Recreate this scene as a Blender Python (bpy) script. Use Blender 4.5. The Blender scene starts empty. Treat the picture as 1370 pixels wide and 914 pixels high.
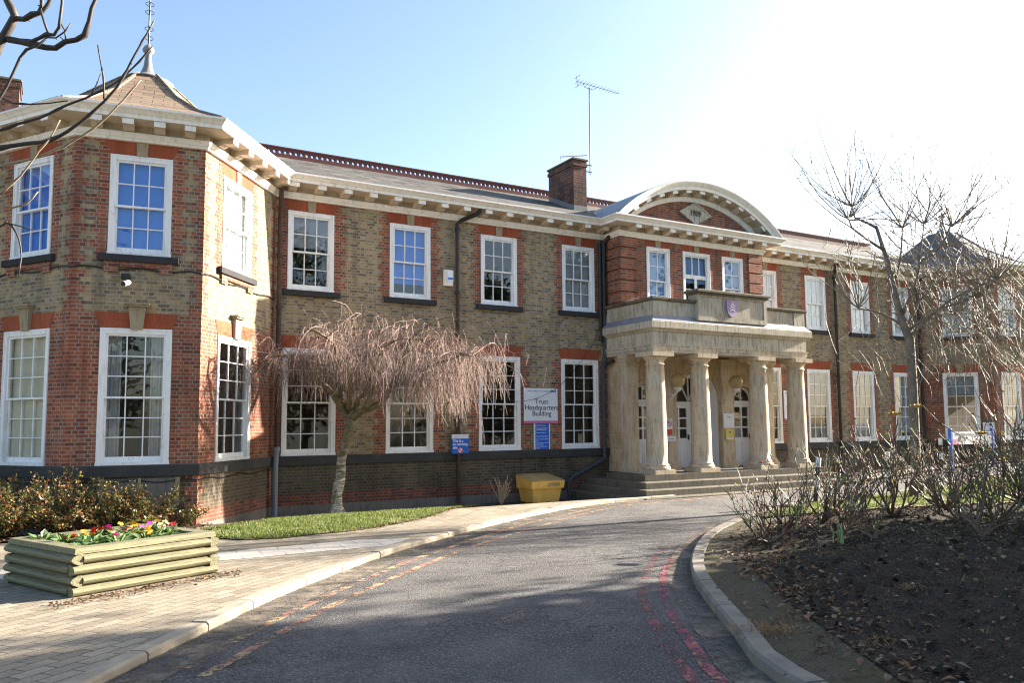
import bpy, math, random
from mathutils import Vector, Matrix, noise
from mathutils.geometry import delaunay_2d_cdt
R = math.radians
SC = bpy.context.scene
COL = SC.collection
random.seed(11)

# ------------------------------------------------------------------ camera, sky, sun
cam = bpy.data.cameras.new("camera"); camo = bpy.data.objects.new("camera", cam); COL.objects.link(camo)
F_PX, W_PX = 1074.02, 1370.0
cam.sensor_width = 36.0; cam.sensor_fit = 'HORIZONTAL'; cam.lens = 36.0 * F_PX / W_PX
cam.shift_x = -(688.6 - 685.0) / W_PX; cam.shift_y = (476.0 - 457.0) / W_PX
cam.clip_end = 3000; cam.clip_start = 0.05
yaw, pit, rol = R(30.15), R(4.93), R(-0.45)
fw = Vector((math.sin(yaw)*math.cos(pit), math.cos(yaw)*math.cos(pit), math.sin(pit)))
r0 = Vector((math.cos(yaw), -math.sin(yaw), 0)); u0 = r0.cross(fw)
rt = r0*math.cos(rol) + u0*math.sin(rol); up = -r0*math.sin(rol) + u0*math.cos(rol)
M = Matrix((rt, up, -fw)).transposed().to_4x4()
M.translation = Vector((-17.592, -19.700, 0.713))
camo.matrix_world = M
SC.camera = camo

SUN_EL, SUN_AZ = 20.0, -3.0      # degrees above the horizon; degrees behind the facade plane, measured from +X
w = bpy.data.worlds.new("World"); SC.world = w; w.use_nodes = True
nt = w.node_tree; bg = nt.nodes["Background"]
sky = nt.nodes.new("ShaderNodeTexSky"); sky.sky_type = 'NISHITA'; sky.sun_disc = False
sky.sun_elevation = R(SUN_EL); sky.sun_rotation = R(90 - SUN_AZ)
sky.air_density = 1.0; sky.dust_density = 1.8; sky.ozone_density = 1.5; sky.altitude = 0
nt.links.new(sky.outputs[0], bg.inputs[0]); bg.inputs[1].default_value = 0.06
sl = bpy.data.lights.new("sun", 'SUN'); sl.energy = 4.5; sl.angle = R(0.53); sl.color = (1.0, 0.9, 0.76)
so = bpy.data.objects.new("sun", sl); COL.objects.link(so)
sd = Vector((math.cos(R(SUN_EL))*math.cos(R(SUN_AZ)), math.cos(R(SUN_EL))*math.sin(R(SUN_AZ)), math.sin(R(SUN_EL))))
so.rotation_euler = sd.to_track_quat('Z', 'Y').to_euler(); so.location = (60, 0, 40)
SC.view_settings.view_transform = 'Standard'; SC.view_settings.look = 'None'
SC.view_settings.exposure = 2.62; SC.view_settings.gamma = 1.0; SC.view_settings.use_curve_mapping = False
try:
    SC.cycles.max_bounces = 7; SC.cycles.transparent_max_bounces = 12; SC.cycles.pixel_filter_type = 'BLACKMAN_HARRIS'; SC.cycles.filter_width = 1.15
    SC.cycles.use_adaptive_sampling = False; SC.cycles.use_denoising = True; SC.cycles.denoiser = 'OPENIMAGEDENOISE'; SC.cycles.denoising_input_passes = 'RGB_ALBEDO_NORMAL'; SC.cycles.denoising_prefilter = 'NONE'
    SC.cycles.sample_clamp_indirect = 6
except Exception: pass

# ------------------------------------------------------------------ mesh builder
class MB:
    def __init__(s): s.v = []; s.f = []; s.m = []
    def face(s, pts, m=0):
        i = len(s.v); s.v.extend(Vector(p) for p in pts); s.f.append(tuple(range(i, i+len(pts)))); s.m.append(m)
    def idx(s, vs, fs, m=0):
        i = len(s.v); s.v.extend(Vector(p) for p in vs)
        for f in fs: s.f.append(tuple(i+k for k in f)); s.m.append(m)
    def box(s, a, b, m=0):
        (x0,y0,z0),(x1,y1,z1) = a, b
        v = [(x0,y0,z0),(x1,y0,z0),(x1,y1,z0),(x0,y1,z0),(x0,y0,z1),(x1,y0,z1),(x1,y1,z1),(x0,y1,z1)]
        s.idx(v, [(0,3,2,1),(4,5,6,7),(0,1,5,4),(1,2,6,5),(2,3,7,6),(3,0,4,7)], m)
    def bbox(s, a, b, bv=0.01, m=0):       # box with chamfered vertical and top edges
        (x0,y0,z0),(x1,y1,z1) = a, b
        p = [(x0+bv,y0),(x1-bv,y0),(x1,y0+bv),(x1,y1-bv),(x1-bv,y1),(x0+bv,y1),(x0,y1-bv),(x0,y0+bv)]
        cx, cy = (x0+x1)/2, (y0+y1)/2
        q = [(x-math.copysign(bv,x-cx), y-math.copysign(bv,y-cy)) for x,y in p]
        v = [(x,y,z0) for x,y in p]+[(x,y,z1-bv) for x,y in p]+[(x,y,z1) for x,y in q]
        f = [tuple(range(7,-1,-1)), tuple(range(16,24))]
        for r in (0,8):
            for k in range(8): f.append((r+k, r+(k+1)%8, r+8+(k+1)%8, r+8+k))
        s.idx(v, f, m)
    def tube(s, pts, rad, n=6, m=0, cap=True):
        pts = [Vector(p) for p in pts]; L = len(pts)
        if not hasattr(rad, '__len__'): rad = [rad]*L
        prev = None; rings = []
        for i,p in enumerate(pts):
            d = (pts[min(i+1,L-1)]-pts[max(i-1,0)])
            d = d.normalized() if d.length > 1e-9 else Vector((0,0,1))
            if prev is None:
                a = d.orthogonal().normalized()
            else:
                a = prev - d*prev.dot(d)
                a = a.normalized() if a.length > 1e-6 else d.orthogonal().normalized()
            prev = a; b = d.cross(a)
            rings.append([p + (a*math.cos(t)+b*math.sin(t))*rad[i] for t in (2*math.pi*k/n for k in range(n))])
        v = [q for r in rings for q in r]; f = []
        for i in range(L-1):
            for k in range(n): f.append((i*n+k, i*n+(k+1)%n, (i+1)*n+(k+1)%n, (i+1)*n+k))
        if cap and n > 2: f.append(tuple(range(n-1,-1,-1))); f.append(tuple((L-1)*n+k for k in range(n)))
        s.idx(v, f, m)
    def lathe(s, prof, c=(0,0,0), n=24, m=0):
        c = Vector(c); L = len(prof); v = []
        for r,z in prof:
            for k in range(n): t = 2*math.pi*k/n; v.append(c+Vector((r*math.cos(t), r*math.sin(t), z)))
        f = []
        for i in range(L-1):
            for k in range(n): f.append((i*n+k, i*n+(k+1)%n, (i+1)*n+(k+1)%n, (i+1)*n+k))
        f.append(tuple(range(n-1,-1,-1))); f.append(tuple((L-1)*n+k for k in range(n)))
        s.idx(v, f, m)
    def prism(s, poly, d, m=0):            # polygon (3D points) extruded by the vector d
        d = Vector(d); a = [Vector(p) for p in poly]; b = [p+d for p in a]; n = len(a)
        s.idx(a+b, [tuple(range(n-1,-1,-1)), tuple(range(n,2*n))]+[(k,(k+1)%n,n+(k+1)%n,n+k) for k in range(n)], m)
    def sweep(s, path, prof, m=0, capends=True, mats=None):   # path [(x,y)] outward to the right; prof [(out,z)]
        P = [Vector((x,y)) for x,y in path]; n = len(P); offs = []
        for i in range(n):
            ns = []
            if i > 0: d = (P[i]-P[i-1]).normalized(); ns.append(Vector((d.y,-d.x)))
            if i < n-1: d = (P[i+1]-P[i]).normalized(); ns.append(Vector((d.y,-d.x)))
            offs.append(ns[0] if len(ns) == 1 else (ns[0]+ns[1])/(1+ns[0].dot(ns[1])))
        for k in range(len(prof)-1):
            (o0,z0),(o1,z1) = prof[k], prof[k+1]
            for i in range(n-1):
                a = P[i]+offs[i]*o0; b = P[i+1]+offs[i+1]*o0; c = P[i+1]+offs[i+1]*o1; d = P[i]+offs[i]*o1
                s.face([(a.x,a.y,z0),(b.x,b.y,z0),(c.x,c.y,z1),(d.x,d.y,z1)], mats[k] if mats else m)
        if capends:
            for i in (0,n-1):
                s.face([tuple(P[i]+offs[i]*o)+(z,) for o,z in prof], mats[0] if mats else m)
    def sphere(s, c, r, m=0, seg=12, rings=8, sc=(1,1,1)):
        c = Vector(c); v=[]; f=[]
        for i in range(rings+1):
            t = math.pi*i/rings
            for k in range(seg):
                a = 2*math.pi*k/seg; v.append(c+Vector((r*sc[0]*math.sin(t)*math.cos(a), r*sc[1]*math.sin(t)*math.sin(a), r*sc[2]*math.cos(t))))
        for i in range(rings):
            for k in range(seg): f.append((i*seg+k,(i+1)*seg+k,(i+1)*seg+(k+1)%seg,i*seg+(k+1)%seg))
        s.idx(v, f, m)
    def mesh(s, name, mats, smooth=False):
        me = bpy.data.meshes.new(name); me.from_pydata([tuple(v) for v in s.v], [], s.f)
        for mt in (mats if isinstance(mats,(list,tuple)) else [mats]): me.materials.append(mt)
        me.polygons.foreach_set("material_index", s.m)
        if smooth: me.polygons.foreach_set("use_smooth", [True]*len(s.f))
        me.update()
        uv = me.uv_layers.new(name="UVMap"); dat = [0.0]*(2*len(me.loops)); V = me.vertices
        for p in me.polygons:
            nx,ny,nz = p.normal
            if abs(nz) > 0.9 or (nx*nx+ny*ny) < 1e-6: tx,ty,h = 1.0,0.0,True
            else:
                l = math.hypot(nx,ny); tx,ty,h = -ny/l, nx/l, False
                if tx < -1e-3 or (abs(tx) < 1e-3 and ty < 0): tx,ty = -tx,-ty
            k = 1.0 if h else 1.0/max(0.3, math.sqrt(max(0,1-nz*nz)))
            for li in p.loop_indices:
                co = V[me.loops[li].vertex_index].co
                dat[2*li] = co.x*tx+co.y*ty; dat[2*li+1] = co.y if h else co.z*k
        uv.data.foreach_set("uv", dat)
        return me
    def build(s, name, mats, parent=None, smooth=False):
        return link(name, s.mesh(name, mats, smooth), parent)

def link(name, data, parent=None, loc=None, rotz=0.0, world=True):
    o = bpy.data.objects.new(name, data); COL.objects.link(o)
    if loc is not None: o.location = loc
    o.rotation_euler = (0,0,rotz)
    if parent is not None:
        o.parent = parent
        if world and parent.get("_base"):
            b = parent["_base"]; o.matrix_parent_inverse = Matrix.Translation((-b[0],-b[1],-b[2]))
    return o
def tag(o, label=None, cat=None, group=None, kind=None):
    for k,v in (("label",label),("category",cat),("group",group),("kind",kind)):
        if v: o[k] = v
    return o
def thing(name, label, cat, loc=(0,0,0), rotz=0.0, group=None, worldparts=False):
    o = link(name, None, None, loc, rotz); tag(o, label, cat, group)
    o.empty_display_size = 0.3
    if worldparts: o["_base"] = list(loc)
    return o
def copy_tree(o, parent=None):
    c = o.copy(); COL.objects.link(c)
    if parent is not None: c.parent = parent
    for ch in [x for x in CH.get(o.name, [])]: copy_tree(ch, c)
    return c
CH = {}
def reg(root):
    for o in list(COL.objects):
        if o.parent: 
            if o not in CH.setdefault(o.parent.name, []): CH[o.parent.name].append(o)

# ------------------------------------------------------------------ materials
class NT:
    def __init__(s, name):
        s.mat = bpy.data.materials.new(name); s.mat.use_nodes = True; s.t = s.mat.node_tree
        s.p = s.t.nodes["Principled BSDF"]
    def n(s, typ, **kw):
        nd = s.t.nodes.new(typ)
        for k,v in kw.items(): setattr(nd, k, v)
        return nd
    def l(s, a, b): s.t.links.new(a, b)
    def co(s, kind='Object', scale=None):
        tc = s.n("ShaderNodeTexCoord"); o = tc.outputs[kind]
        if scale is not None:
            mp = s.n("ShaderNodeMapping"); mp.inputs['Scale'].default_value = scale; s.l(o, mp.inputs[0]); o = mp.outputs[0]
        return o
    def pos(s, scale=None):
        g = s.n("ShaderNodeNewGeometry"); o = g.outputs['Position']
        if scale is not None:
            mp = s.n("ShaderNodeMapping"); mp.inputs['Scale'].default_value = scale; s.l(o, mp.inputs[0]); o = mp.outputs[0]
        return o
    def noise(s, vec, scale, detail=4, rough=0.6, out='Fac'):
        nd = s.n("ShaderNodeTexNoise"); nd.inputs['Scale'].default_value = scale
        nd.inputs['Detail'].default_value = detail; nd.inputs['Roughness'].default_value = rough
        if vec is not None: s.l(vec, nd.inputs['Vector'])
        return nd.outputs[out]
    def ramp(s, fac, stops, interp='LINEAR'):
        r = s.n("ShaderNodeValToRGB"); cr = r.color_ramp; cr.interpolation = interp
        while len(cr.elements) < len(stops): cr.elements.new(0.5)
        for e,(p,c) in zip(cr.elements, stops): e.position = p; e.color = (c if len(c) == 4 else (*c,1))
        s.l(fac, r.inputs[0]); return r.outputs[0]
    def mix(s, fac, a, b, mode='MIX'):
        m = s.n("ShaderNodeMix", data_type='RGBA', blend_type=mode); m.clamp_factor = True
        for i,x in ((0,fac),(6,a),(7,b)):
            if hasattr(x,'is_linked') or hasattr(x,'links'): s.l(x, m.inputs[i])
            else: m.inputs[i].default_value = (x if i == 0 else (*x,1) if len(x) == 3 else x)
        return m.outputs[2]
    def math(s, op, a, b=0.0, clamp=False):
        m = s.n("ShaderNodeMath", operation=op); m.use_clamp = clamp
        for i,x in ((0,a),(1,b)):
            if hasattr(x,'links'): s.l(x, m.inputs[i])
            else: m.inputs[i].default_value = x
        return m.outputs[0]
    def bump(s, h, strength=0.3, dist=0.01):
        b = s.n("ShaderNodeBump"); b.inputs['Strength'].default_value = strength; b.inputs['Distance'].default_value = dist
        s.l(h, b.inputs['Height']); s.l(b.outputs[0], s.p.inputs['Normal'])
    def out(s, col=None, rough=0.7, metal=0.0, spec=0.4):
        if col is not None:
            if hasattr(col,'links'): s.l(col, s.p.inputs['Base Color'])
            else: s.p.inputs['Base Color'].default_value = (*col,1)
        if hasattr(rough,'links'): s.l(rough, s.p.inputs['Roughness'])
        else: s.p.inputs['Roughness'].default_value = rough
        s.p.inputs['Metallic'].default_value = metal
        s.p.inputs['Specular IOR Level'].default_value = spec
        return s.mat
def mul(c,k): return tuple(x*k for x in c)
def simple(name, col, rough=0.6, var=0.25, scale=8, fine=60, metal=0.0, spec=0.4, bump=0.0, kind='Object'):
    m = NT(name); v = m.co(kind)
    a = m.noise(v, scale, 5); b = m.noise(v, fine, 3)
    f = m.math('ADD', m.math('MULTIPLY', a, 0.65), m.math('MULTIPLY', b, 0.35))
    c = m.ramp(f, [(0.3, mul(col,1-var)), (0.5, col), (0.72, mul(col,1+var))])
    if bump: m.bump(f, bump, 0.01)
    return m.out(c, rough, metal, spec)

def brick(name, tints_, mortar, bw=0.225, bh=0.075, ms=0.009, dirt=(0.05,0.045,0.04), dirtamt=0.55, squash=0.5, bumpk=0.5, dscale=0.9, calm=0.72):
    mean = tuple(sum(t[i] for t in tints_)/len(tints_) for i in range(3)); tints = [tuple(mean[i]+(t[i]-mean[i])*calm for i in range(3)) for t in tints_]
    m = NT(name); uv = m.co('UV')
    b = m.n("ShaderNodeTexBrick"); b.offset = 0.5; b.offset_frequency = 2; b.squash = squash; b.squash_frequency = 2
    m.l(uv, b.inputs['Vector'])
    b.inputs['Color1'].default_value = (0,0,0,1); b.inputs['Color2'].default_value = (1,1,1,1); b.inputs['Mortar'].default_value = (0.5,0.5,0.5,1)
    b.inputs['Scale'].default_value = 1; b.inputs['Mortar Size'].default_value = ms; b.inputs['Mortar Smooth'].default_value = 0.1
    b.inputs['Brick Width'].default_value = bw; b.inputs['Row Height'].default_value = bh
    n = len(tints)
    c = m.ramp(b.outputs['Color'], [(k/max(1,n-1)*0.9+0.05, t) for k,t in enumerate(tints)])
    fine = m.noise(uv, 45, 4); c = m.mix(0.35, c, m.ramp(fine, [(0.3,(0.12,0.12,0.12)),(0.7,(0.9,0.9,0.9))]), 'OVERLAY')
    mo = m.mix(m.noise(uv, 6, 3), mul(mortar,0.65), mul(mortar,1.25))
    c = m.mix(b.outputs['Fac'], c, mo)
    big = m.noise(m.pos((1,1,0.6)), dscale, 6, 0.65)
    c = m.mix(m.math('MULTIPLY', m.ramp(big, [(0.48,(0,0,0)),(0.72,(1,1,1))]), dirtamt), c, dirt)
    st = m.noise(m.pos((2.6,2.6,0.35)), 1.3, 5, 0.7)
    c = m.mix(m.math('MULTIPLY', m.ramp(st, [(0.5,(0,0,0)),(0.72,(1,1,1))]), 0.55), c, mul(dirt,1.1), 'MIX')
    pt = m.noise(m.pos((1,1,1.4)), 0.45, 4, 0.6); c = m.mix(m.math('MULTIPLY', m.ramp(pt, [(0.4,(0,0,0)),(0.65,(1,1,1))]), 0.3), c, mul(mortar,0.9), 'SOFT_LIGHT')
    h = m.math('ADD', m.math('MULTIPLY', b.outputs['Fac'], -1.0), m.math('MULTIPLY', fine, 0.5))
    m.bump(h, bumpk, 0.012)
    return m.out(c, 0.88, spec=0.25)

m_yellow = brick("yellow stock brick", [(0.14,0.108,0.072),(0.31,0.228,0.118),(0.39,0.285,0.15),(0.22,0.165,0.098),(0.44,0.325,0.175),(0.14,0.108,0.082)], (0.36,0.325,0.265), dirt=(0.085,0.07,0.054), dirtamt=0.4, calm=0.85)
m_red = brick("red facing brick", [(0.12,0.042,0.03),(0.31,0.095,0.048),(0.38,0.125,0.06),(0.24,0.068,0.038),(0.44,0.16,0.08),(0.14,0.052,0.04)], (0.33,0.275,0.22), dirt=(0.075,0.03,0.025), dirtamt=0.5)
m_redband = brick("red plinth brick", [(0.09,0.03,0.025),(0.25,0.07,0.035),(0.13,0.045,0.035),(0.40,0.12,0.05),(0.16,0.05,0.035)], (0.2,0.175,0.15), dirt=(0.05,0.035,0.03), dirtamt=0.6)
m_darkyellow = brick("sooty yellow brick", [(0.06,0.048,0.035),(0.12,0.09,0.05),(0.15,0.11,0.06),(0.085,0.065,0.045)], (0.17,0.155,0.13), dirt=(0.035,0.03,0.026), dirtamt=0.6)
m_chim = brick("weathered chimney brick", [(0.06,0.03,0.025),(0.20,0.07,0.045),(0.10,0.045,0.035),(0.28,0.11,0.07)], (0.16,0.13,0.11), dirt=(0.03,0.028,0.024), dirtamt=0.9, dscale=2.2)
m_rubbed = brick("rubbed red brick arch", [(0.28,0.075,0.035),(0.33,0.09,0.042),(0.37,0.105,0.05)], (0.26,0.08,0.045), bw=0.07, bh=0.4, ms=0.004, squash=1.0, dirt=(0.16,0.05,0.03), dirtamt=0.5, bumpk=0.15)
def slate(name, tints, bw, bh, moss, dirt, da):
    m = NT(name); uv = m.co('UV')
    b = m.n("ShaderNodeTexBrick"); b.offset = 0.5; b.squash = 1; m.l(uv, b.inputs['Vector'])
    b.inputs['Color1'].default_value = (0,0,0,1); b.inputs['Color2'].default_value = (1,1,1,1); b.inputs['Mortar'].default_value = (0,0,0,1)
    b.inputs['Scale'].default_value = 1; b.inputs['Mortar Size'].default_value = 0.008; b.inputs['Brick Width'].default_value = bw; b.inputs['Row Height'].default_value = bh
    c = m.ramp(b.outputs['Color'], [(k/(len(tints)-1), t) for k,t in enumerate(tints)])
    n1 = m.noise(uv, 9, 6, 0.7); c = m.mix(m.math('MULTIPLY', m.ramp(n1, [(0.52,(0,0,0)),(0.66,(1,1,1))]), 0.6), c, moss)
    n2 = m.noise(uv, 22, 4, 0.7); c = m.mix(m.math('MULTIPLY', m.ramp(n2, [(0.64,(0,0,0)),(0.72,(1,1,1))]), 0.8), c, (0.36,0.30,0.14))
    c = m.mix(b.outputs['Fac'], c, dirt)
    h = m.math('ADD', m.math('MULTIPLY', b.outputs['Color'], 0.6), m.math('MULTIPLY', b.outputs['Fac'], -1.2))
    m.bump(h, da, 0.02); return m.out(c, 0.75, spec=0.35)
m_slate = slate("weathered roof slate", [(0.03,0.029,0.028),(0.095,0.088,0.077),(0.055,0.052,0.047),(0.14,0.128,0.108)], 0.34, 0.24, (0.13,0.12,0.098), (0.025,0.022,0.02), 0.9)
m_tile = slate("tan roof tile", [(0.16,0.115,0.075),(0.24,0.175,0.115),(0.27,0.175,0.12),(0.20,0.155,0.105)], 0.42, 0.2, (0.25,0.205,0.14), (0.035,0.028,0.022), 0.6)
m_darkslate = slate("dark tower slate", [(0.10,0.095,0.095),(0.15,0.14,0.135),(0.12,0.115,0.115),(0.18,0.165,0.15)], 0.3, 0.17, (0.14,0.13,0.12), (0.03,0.03,0.03), 0.5)

def stone(name, col, stain, amt, courses=0.0):
    m = NT(name); p = m.pos()
    a = m.noise(p, 1.7, 7, 0.65); b = m.noise(m.pos((6,6,0.8)), 2.2, 5, 0.7); f = m.noise(p, 40, 4)
    c = m.ramp(f, [(0.3, mul(col,0.82)), (0.7, mul(col,1.12))])
    c = m.mix(m.math('MULTIPLY', m.ramp(a, [(0.45,(0,0,0)),(0.7,(1,1,1))]), amt*0.7), c, stain)
    c = m.mix(m.math('MULTIPLY', m.ramp(b, [(0.49,(0,0,0)),(0.68,(1,1,1))]), amt), c, mul(stain,0.5))
    if courses:
        bk = m.n("ShaderNodeTexBrick"); m.l(m.co('UV'), bk.inputs['Vector']); bk.inputs['Scale'].default_value = 1
        bk.inputs['Brick Width'].default_value = courses*1.7; bk.inputs['Row Height'].default_value = courses; bk.inputs['Mortar Size'].default_value = 0.006
        c = m.mix(m.math('MULTIPLY', bk.outputs['Fac'], 0.5), c, mul(stain,0.5))
    m.bump(m.math('ADD', f, a), 0.25, 0.01); return m.out(c, 0.85, spec=0.25)
m_stone = stone("bath stone", (0.60,0.50,0.37), (0.36,0.27,0.17), 0.65)
m_stonewall = stone("warm porch stone", (0.58,0.45,0.30), (0.38,0.24,0.12), 0.7, 0.45)
m_entab = stone("weathered entablature stone", (0.56,0.50,0.40), (0.24,0.20,0.14), 0.75, 0.47)
m_parapet = stone("parapet stone", (0.50,0.45,0.36), (0.26,0.21,0.14), 0.75)
m_coping = stone("mossy coping stone", (0.17,0.145,0.105), (0.06,0.052,0.038), 0.8)
m_key = stone("keystone stone", (0.36,0.29,0.19), (0.2,0.15,0.09), 0.5)
m_step = stone("worn step stone", (0.16,0.14,0.11), (0.07,0.065,0.045), 0.7)
m_sill = stone("black painted sill", (0.035,0.035,0.038), (0.07,0.065,0.06), 0.4)
m_render = stone("grey cement plinth", (0.19,0.17,0.145), (0.10,0.09,0.075), 0.6)
m_string = stone("black string course", (0.05,0.05,0.051), (0.12,0.11,0.095), 0.55)

def paint(name, col, peel, amt, rough=0.45):
    m = NT(name); p = m.pos()
    a = m.noise(p, 3.2, 6, 0.7); b = m.noise(p, 30, 4, 0.7)
    k = m.math('ADD', m.math('MULTIPLY', a, 0.6), m.math('MULTIPLY', b, 0.4))
    c = m.mix(m.math('MULTIPLY', m.ramp(k, [(0.56,(0,0,0)),(0.62,(1,1,1))]), amt), m.mix(a, mul(col,0.9), mul(col,1.04)), peel)
    st = m.noise(m.pos((7,7,0.9)), 1.6, 5, 0.7); c = m.mix(m.math('MULTIPLY', m.ramp(st, [(0.5,(0,0,0)),(0.7,(1,1,1))]), 0.7*amt), c, mul(peel,0.9))
    m.bump(k, 0.12, 0.004); return m.out(c, rough, spec=0.4)
m_white = paint("white sash paint", (0.85,0.85,0.84), (0.40,0.36,0.30), 0.55)
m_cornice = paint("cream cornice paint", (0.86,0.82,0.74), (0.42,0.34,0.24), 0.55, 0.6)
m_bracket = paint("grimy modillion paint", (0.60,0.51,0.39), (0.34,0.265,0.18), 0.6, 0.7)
m_door = paint("white door paint", (0.80,0.80,0.82), (0.6,0.58,0.55), 0.2)
m_lead = simple("lead sheet", (0.22,0.235,0.27), 0.55, 0.3, 3, 30, 0.0, 0.5)
m_leadlight = simple("pale lead flashing", (0.19,0.19,0.19), 0.5, 0.25, 4, 30)
m_terra = simple("terracotta ridge tile", (0.11,0.03,0.027), 0.6, 0.3, 5, 40)
m_iron = simple("black rainwater iron", (0.022,0.02,0.02), 0.5, 0.5, 6, 50)
m_rust = simple("rusting iron", (0.06,0.035,0.025), 0.7, 0.6, 9, 50)
m_greypipe = simple("grey painted pipe", (0.22,0.23,0.26), 0.5, 0.15, 6, 50)
m_interior = simple("room wall", (0.24,0.21,0.17), 0.9, 0.15, 2, 20)
m_ceil = simple("room ceiling", (0.5,0.48,0.44), 0.9, 0.1, 2, 20)
m_bluebl = simple("blue roller blind", (0.04,0.22,0.74), 0.8, 0.08, 2, 40)
m_greybl = simple("grey roller blind", (0.28,0.30,0.33), 0.8, 0.08, 2, 40)
m_whitebl = simple("white roller blind", (0.8,0.8,0.8), 0.8, 0.04, 2, 40)
m_creamrefl = simple("painted cream reflection", (0.62,0.57,0.43), 0.8, 0.12, 3, 40)  # colour stands in for a cream building reflected in the pane
m_skyrefl = simple("painted sky reflection", (0.22,0.36,0.62), 0.8, 0.08, 2, 40)  # colour stands in for blue sky reflected in the centre bay's upper panes
m_darkpipe = simple("slate grey pipe", (0.05,0.055,0.068), 0.5, 0.2, 6, 50)
m_palebl = simple("pale roller blind", (0.55,0.56,0.58), 0.8, 0.08, 2, 40)
m_curtain = simple("pale curtain", (0.48,0.47,0.46), 0.9, 0.2, 6, 40)
m_asphalt_dark = simple("dark tarmac", (0.055,0.052,0.05), 0.9, 0.4, 3, 120, bump=0.4)

def glass(name):
    m = NT(name); t = m.t; t.nodes.remove(m.p)
    tr = m.n("ShaderNodeBsdfTransparent"); tr.inputs[0].default_value = (0.88,0.91,0.91,1)
    gl = m.n("ShaderNodeBsdfGlossy"); gl.inputs['Roughness'].default_value = 0.015; gl.inputs[0].default_value = (0.95,0.97,1,1)
    fr = m.n("ShaderNodeLayerWeight"); fr.inputs['Blend'].default_value = 0.5
    b = m.n("ShaderNodeBump"); b.inputs['Strength'].default_value = 0.05; b.inputs['Distance'].default_value = 0.02
    m.l(m.noise(m.pos(), 2.3, 2), b.inputs['Height']); m.l(b.outputs[0], gl.inputs['Normal'])
    mx = m.n("ShaderNodeMixShader"); m.l(m.math('ADD', m.math('MULTIPLY', m.math('POWER', fr.outputs['Facing'], 4.0), 0.95), 0.09, True), mx.inputs[0])
    m.l(tr.outputs[0], mx.inputs[1]); m.l(gl.outputs[0], mx.inputs[2])
    m.l(mx.outputs[0], t.nodes["Material Output"].inputs[0]); return m.mat
m_glass = glass("old window glass")

def asphalt():
    m = NT("worn asphalt"); p = m.pos()
    sp = m.noise(p, 46, 4, 0.85); big = m.noise(p, 0.55, 6, 0.6); mid = m.noise(p, 1.7, 7, 0.75)
    vo = m.n("ShaderNodeTexVoronoi"); vo.inputs['Scale'].default_value = 55; m.l(p, vo.inputs['Vector'])
    c = m.ramp(sp, [(0.34,(0.014,0.0135,0.015)),(0.47,(0.058,0.055,0.055)),(0.58,(0.15,0.142,0.136)),(0.67,(0.40,0.38,0.36)),(0.8,(0.58,0.55,0.52))])
    c = m.mix(m.math('MULTIPLY', m.ramp(big, [(0.45,(0,0,0)),(0.68,(1,1,1))]), 0.45), c, (0.22,0.208,0.195))
    c = m.mix(m.math('MULTIPLY', m.ramp(mid, [(0.5,(0,0,0)),(0.62,(1,1,1))]), 0.5), c, (0.06,0.058,0.06))
    st = m.noise(m.pos((0.8,1.7,1)), 1.1, 8, 0.75)
    c = m.mix(m.math('MULTIPLY', m.ramp(st, [(0.66,(0,0,0)),(0.74,(1,1,1))]), 0.5), c, (0.46,0.44,0.41))
    vr = m.n("ShaderNodeTexVoronoi", feature='DISTANCE_TO_EDGE'); vr.inputs['Scale'].default_value = 1.3
    wv = m.n("ShaderNodeVectorMath", operation='ADD'); m.l(p, wv.inputs[0])
    ns = m.n("ShaderNodeVectorMath", operation='SCALE'); ns.inputs[3].default_value = 0.6
    m.l(m.noise(p, 2.5, 4, 0.7, 'Color'), ns.inputs[0]); m.l(ns.outputs[0], wv.inputs[1]); m.l(wv.outputs[0], vr.inputs['Vector'])
    crk = m.math('MULTIPLY', m.ramp(vr.outputs['Distance'], [(0.0,(1,1,1)),(0.012,(0,0,0))]), m.ramp(m.noise(p,0.8,3), [(0.5,(0,0,0)),(0.6,(1,1,1))]))
    c = m.mix(m.math('MULTIPLY', crk, 0.45), c, (0.02,0.02,0.02))
    h = m.math('ADD', m.math('MULTIPLY', vo.outputs['Distance'], 0.8), m.math('ADD', m.math('MULTIPLY', sp, 0.9), m.math('MULTIPLY', crk, -2.0)))
    m.bump(h, 0.9, 0.02); return m.out(c, 0.85, spec=0.35)
m_asphalt = asphalt()
def paving(name, tints, joint, bw, bh, rot, ms=0.006):
    m = NT(name); mp = m.n("ShaderNodeMapping"); mp.inputs['Rotation'].default_value = (0,0,rot); m.l(m.pos(), mp.inputs[0]); v = mp.outputs[0]
    b = m.n("ShaderNodeTexBrick"); b.offset = 0.5; b.squash = 1.0; m.l(v, b.inputs['Vector'])
    b.inputs['Color1'].default_value = (0,0,0,1); b.inputs['Color2'].default_value = (1,1,1,1)
    b.inputs['Scale'].default_value = 1; b.inputs['Brick Width'].default_value = bw; b.inputs['Row Height'].default_value = bh
    b.inputs['Mortar Size'].default_value = ms; b.inputs['Mortar Smooth'].default_value = 0.2
    c = m.ramp(b.outputs['Color'], [(k/(len(tints)-1), t) for k,t in enumerate(tints)])
    n1 = m.noise(m.pos(), 0.8, 6, 0.65); n2 = m.noise(m.pos(), 35, 4, 0.7)
    c = m.mix(m.math('MULTIPLY', m.ramp(n1, [(0.45,(0,0,0)),(0.75,(1,1,1))]), 0.5), c, mul(joint,1.5))
    c = m.mix(0.4, c, m.ramp(n2, [(0.3,(0.2,0.2,0.2)),(0.7,(0.8,0.8,0.8))]), 'OVERLAY')
    c = m.mix(b.outputs['Fac'], c, joint)
    m.bump(m.math('ADD', m.math('MULTIPLY', b.outputs['Fac'], -1.0), m.math('MULTIPLY', n2, 0.4)), 0.5, 0.01); return m.out(c, 0.9, spec=0.25)
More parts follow.
